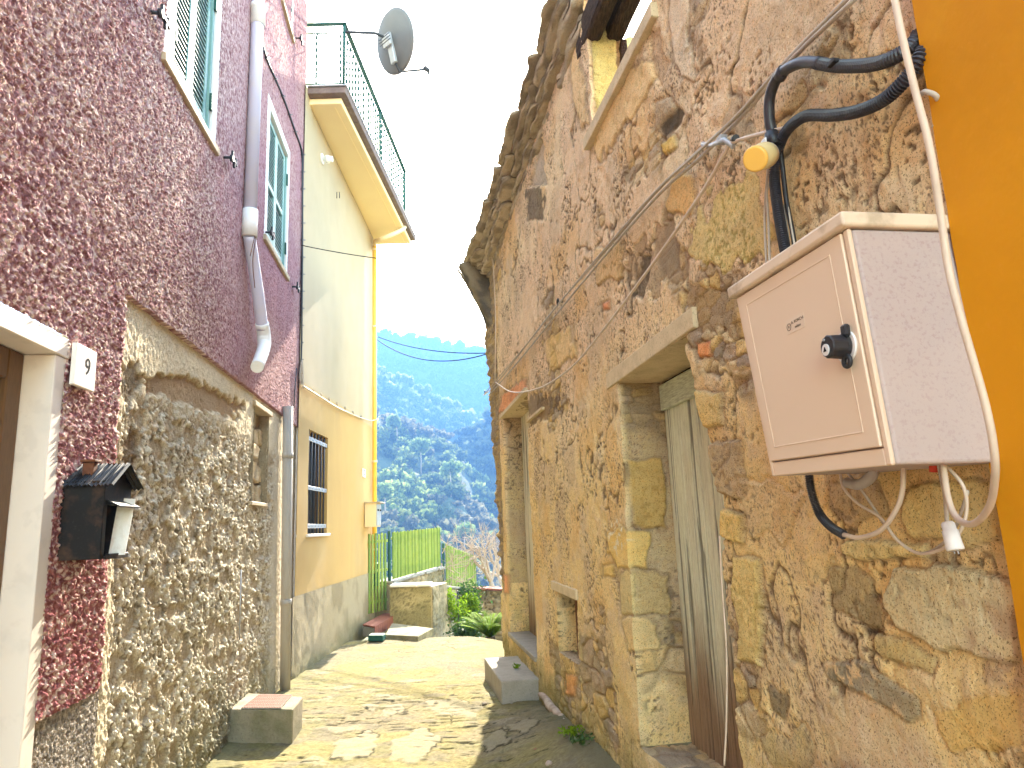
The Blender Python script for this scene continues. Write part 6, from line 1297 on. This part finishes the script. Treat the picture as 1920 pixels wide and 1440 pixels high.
def crown_template(nl, rs, size):
    """leaf-clump faces spread through an uneven crown volume of radius 1"""
    lob = rs.normal(size=(7, 3)); lob /= np.linalg.norm(lob, axis=1)[:, None]; lob *= rs.uniform(.2, .65, (7, 1)); lob[:, 2] = np.abs(lob[:, 2]) * .8
    k = rs.integers(0, 7, nl); d = rs.normal(size=(nl, 3)); d /= np.linalg.norm(d, axis=1)[:, None]; c = lob[k] + d * rs.uniform(.2, .5, (nl, 1)) ; c[:, 2] = c[:, 2] * .85 + .3
    e = rs.normal(size=(nl, 3)); e /= np.linalg.norm(e, axis=1)[:, None]; f = np.cross(e, rs.normal(size=(nl, 3))); f /= np.linalg.norm(f, axis=1)[:, None]; s = size * rs.uniform(.6, 1.5, (nl, 1))
    return np.stack([c - e * s, c - f * s, c + e * s, c + f * s], 1)
def forest(name, sample, n, rmin, rmax, nl, lsize, seed, cols, bare=0.2, vrange=(0, 1), umask=None):
    rs = np.random.default_rng(seed); T = [crown_template(nl, rs, lsize) for _ in range(7)]
    u_ = rs.uniform(0.02, .98, n); v_ = rs.uniform(vrange[0], vrange[1], n) ** .9; C_ = sample(u_, v_); R_ = rs.uniform(rmin, rmax, n)
    V = np.empty((n, nl, 4, 3)); CC = np.empty((n, nl, 4, 3)); cols = np.array(cols)
    tone = fbm(C_[:, 0] / (rmax * 9), C_[:, 1] / (rmax * 9), 3, seed); ci = np.clip(((tone - .3) * 2.2 + rs.normal(size=n) * .22) * len(cols), 0, len(cols) - 1).astype(int)
    for k in range(n):
        t = T[rs.integers(0, 7)]; a = rs.uniform(0, 6.28); ca, sa = math.cos(a), math.sin(a); q_ = t @ np.array([[ca, sa, 0], [-sa, ca, 0], [0, 0, rs.uniform(.8, 1.35)]])
        V[k] = C_[k] + q_ * R_[k]; CC[k] = cols[ci[k]] * rs.uniform(.75, 1.3, (nl, 1, 1))
    me = raw_mesh(name, V.reshape(-1, 3), np.arange(n * nl * 4).reshape(-1, 4), CC.reshape(-1, 3), False); return tag(link(name, me, M['forest']), kind='stuff')
fk = keysof([(706, 624), (760, 632), (820, 640), (905, 657)], 17, 12.0)
mk = keysof([(706, 692), (760, 716), (800, 735), (850, 757), (915, 790)], 14.5, 3.0)
nk = keysof([(706, 778), (760, 795), (800, 812), (845, 828), (880, 880), (930, 930)], 10.8, 1.0)
s3 = hill('far_hill', 600, 960, -40, fk, 401, 22); s2 = hill('middle_hill', 380, 620, -40, mk, 402, 16); s1 = hill('near_hill', 120, 330, -38, nk, 403, 9)
# a spur between them, lower on the right
pk = keysof([(860, 812), (885, 792), (915, 786), (940, 790)], -2, 8.0); s4 = hill('hill_spur', 240, 380, -45, [(-40, -3), (pxaz(800, 880)[0], pxaz(800, 880)[1]), (pxaz(850, 830)[0], pxaz(850, 830)[1]), (pxaz(885, 795)[0], pxaz(885, 795)[1]), (pxaz(915, 782)[0], pxaz(915, 782)[1]), (35, 11)], 404, 9)
forest('far_woods', s3, 5600, 5, 10, 22, .34, 51, [(.05, .08, .03), (.08, .11, .05), (.11, .14, .06)], vrange=(.1, 1))
forest('middle_woods', s2, 3600, 4.5, 8.5, 46, .26, 52, [(.07, .10, .04), (.12, .15, .06), (.18, .21, .09), (.24, .24, .14)])
forest('spur_woods', s4, 1600, 3.5, 6.5, 60, .24, 54, [(.04, .06, .025), (.06, .085, .03), (.10, .12, .05)])
forest('near_woods', s1, 2000, 2.2, 5.2, 130, .16, 53, [(.15, .14, .08), (.11, .14, .05), (.16, .20, .055), (.20, .25, .07), (.24, .29, .08)])
# single taller pines that stand out on the near hill
def pine(px_, D, hgt, r, label, seed):
    rs = np.random.default_rng(seed); az_ = math.radians(pxaz(px_, 900)[0]); A_ = (az_ + math.radians(32)) / math.radians(58); vv = (D - 120) / 210.; p = sample_pt(A_, vv)
    o = thing('pine_tree', p, label, 'tree', 'taller pines on the near hill'); b = MB(); b.tube([p - [0, 0, 1], p + [0, 0, hgt * .5], p + [rs.normal() * .3, 0, hgt * .95]], [.28, .2, .07], 7); b.build('trunk', M['twig'], o)
    nl = 520; t = crown_template(nl, rs, .13); V = p + np.array([0, 0, hgt * .62]) + t.reshape(-1, 3) * [r, r, r * 1.15]; link('crown', raw_mesh('crown', V, np.arange(nl * 4).reshape(-1, 4), None, False, base_of(o)), M['pineleaf'], o)
def sample_pt(a, v): return s1(np.array([a]), np.array([v]))[0]
for i, (px_, D, h_, r_, lb_) in enumerate(((845, 245, 12, 4.4, 'tall pine on the near hill just left of the ruined corner'), (790, 270, 13, 5.0, 'broad pine in the middle of the near hill'), (745, 290, 12, 4.8, 'broad pine high on the near hill beside the cream house corner'), (868, 200, 13, 3.6, 'slim pine lowest on the right slope of the near hill'), (722, 215, 11, 4.0, 'pine low on the near hill above the green gate'))): pine(px_, D, h_, r_, lb_, 60 + i)

# ================================================================== HAZE
b = MB(); b.hexa([(-1300, -60, -80), (1300, -60, -80), (1300, 1250, -80), (-1300, 1250, -80), (-1300, -60, 315), (1300, -60, 315), (1300, 1250, 315), (-1300, 1250, 315)])
hz = b.build('haze', bpy.data.materials.new('haze_air')); hm = hz.data.materials[0]; hm.use_nodes = True; nt = hm.node_tree; nt.nodes.remove(nt.nodes['Principled BSDF'])
pv = nt.nodes.new('ShaderNodeVolumePrincipled'); pv.inputs['Color'].default_value = (.105, .245, .56, 1); pv.inputs['Density'].default_value = .0012; pv.inputs['Anisotropy'].default_value = .2
nt.links.new(pv.outputs[0], nt.nodes['Material Output'].inputs['Volume']); tag(hz, kind='stuff')
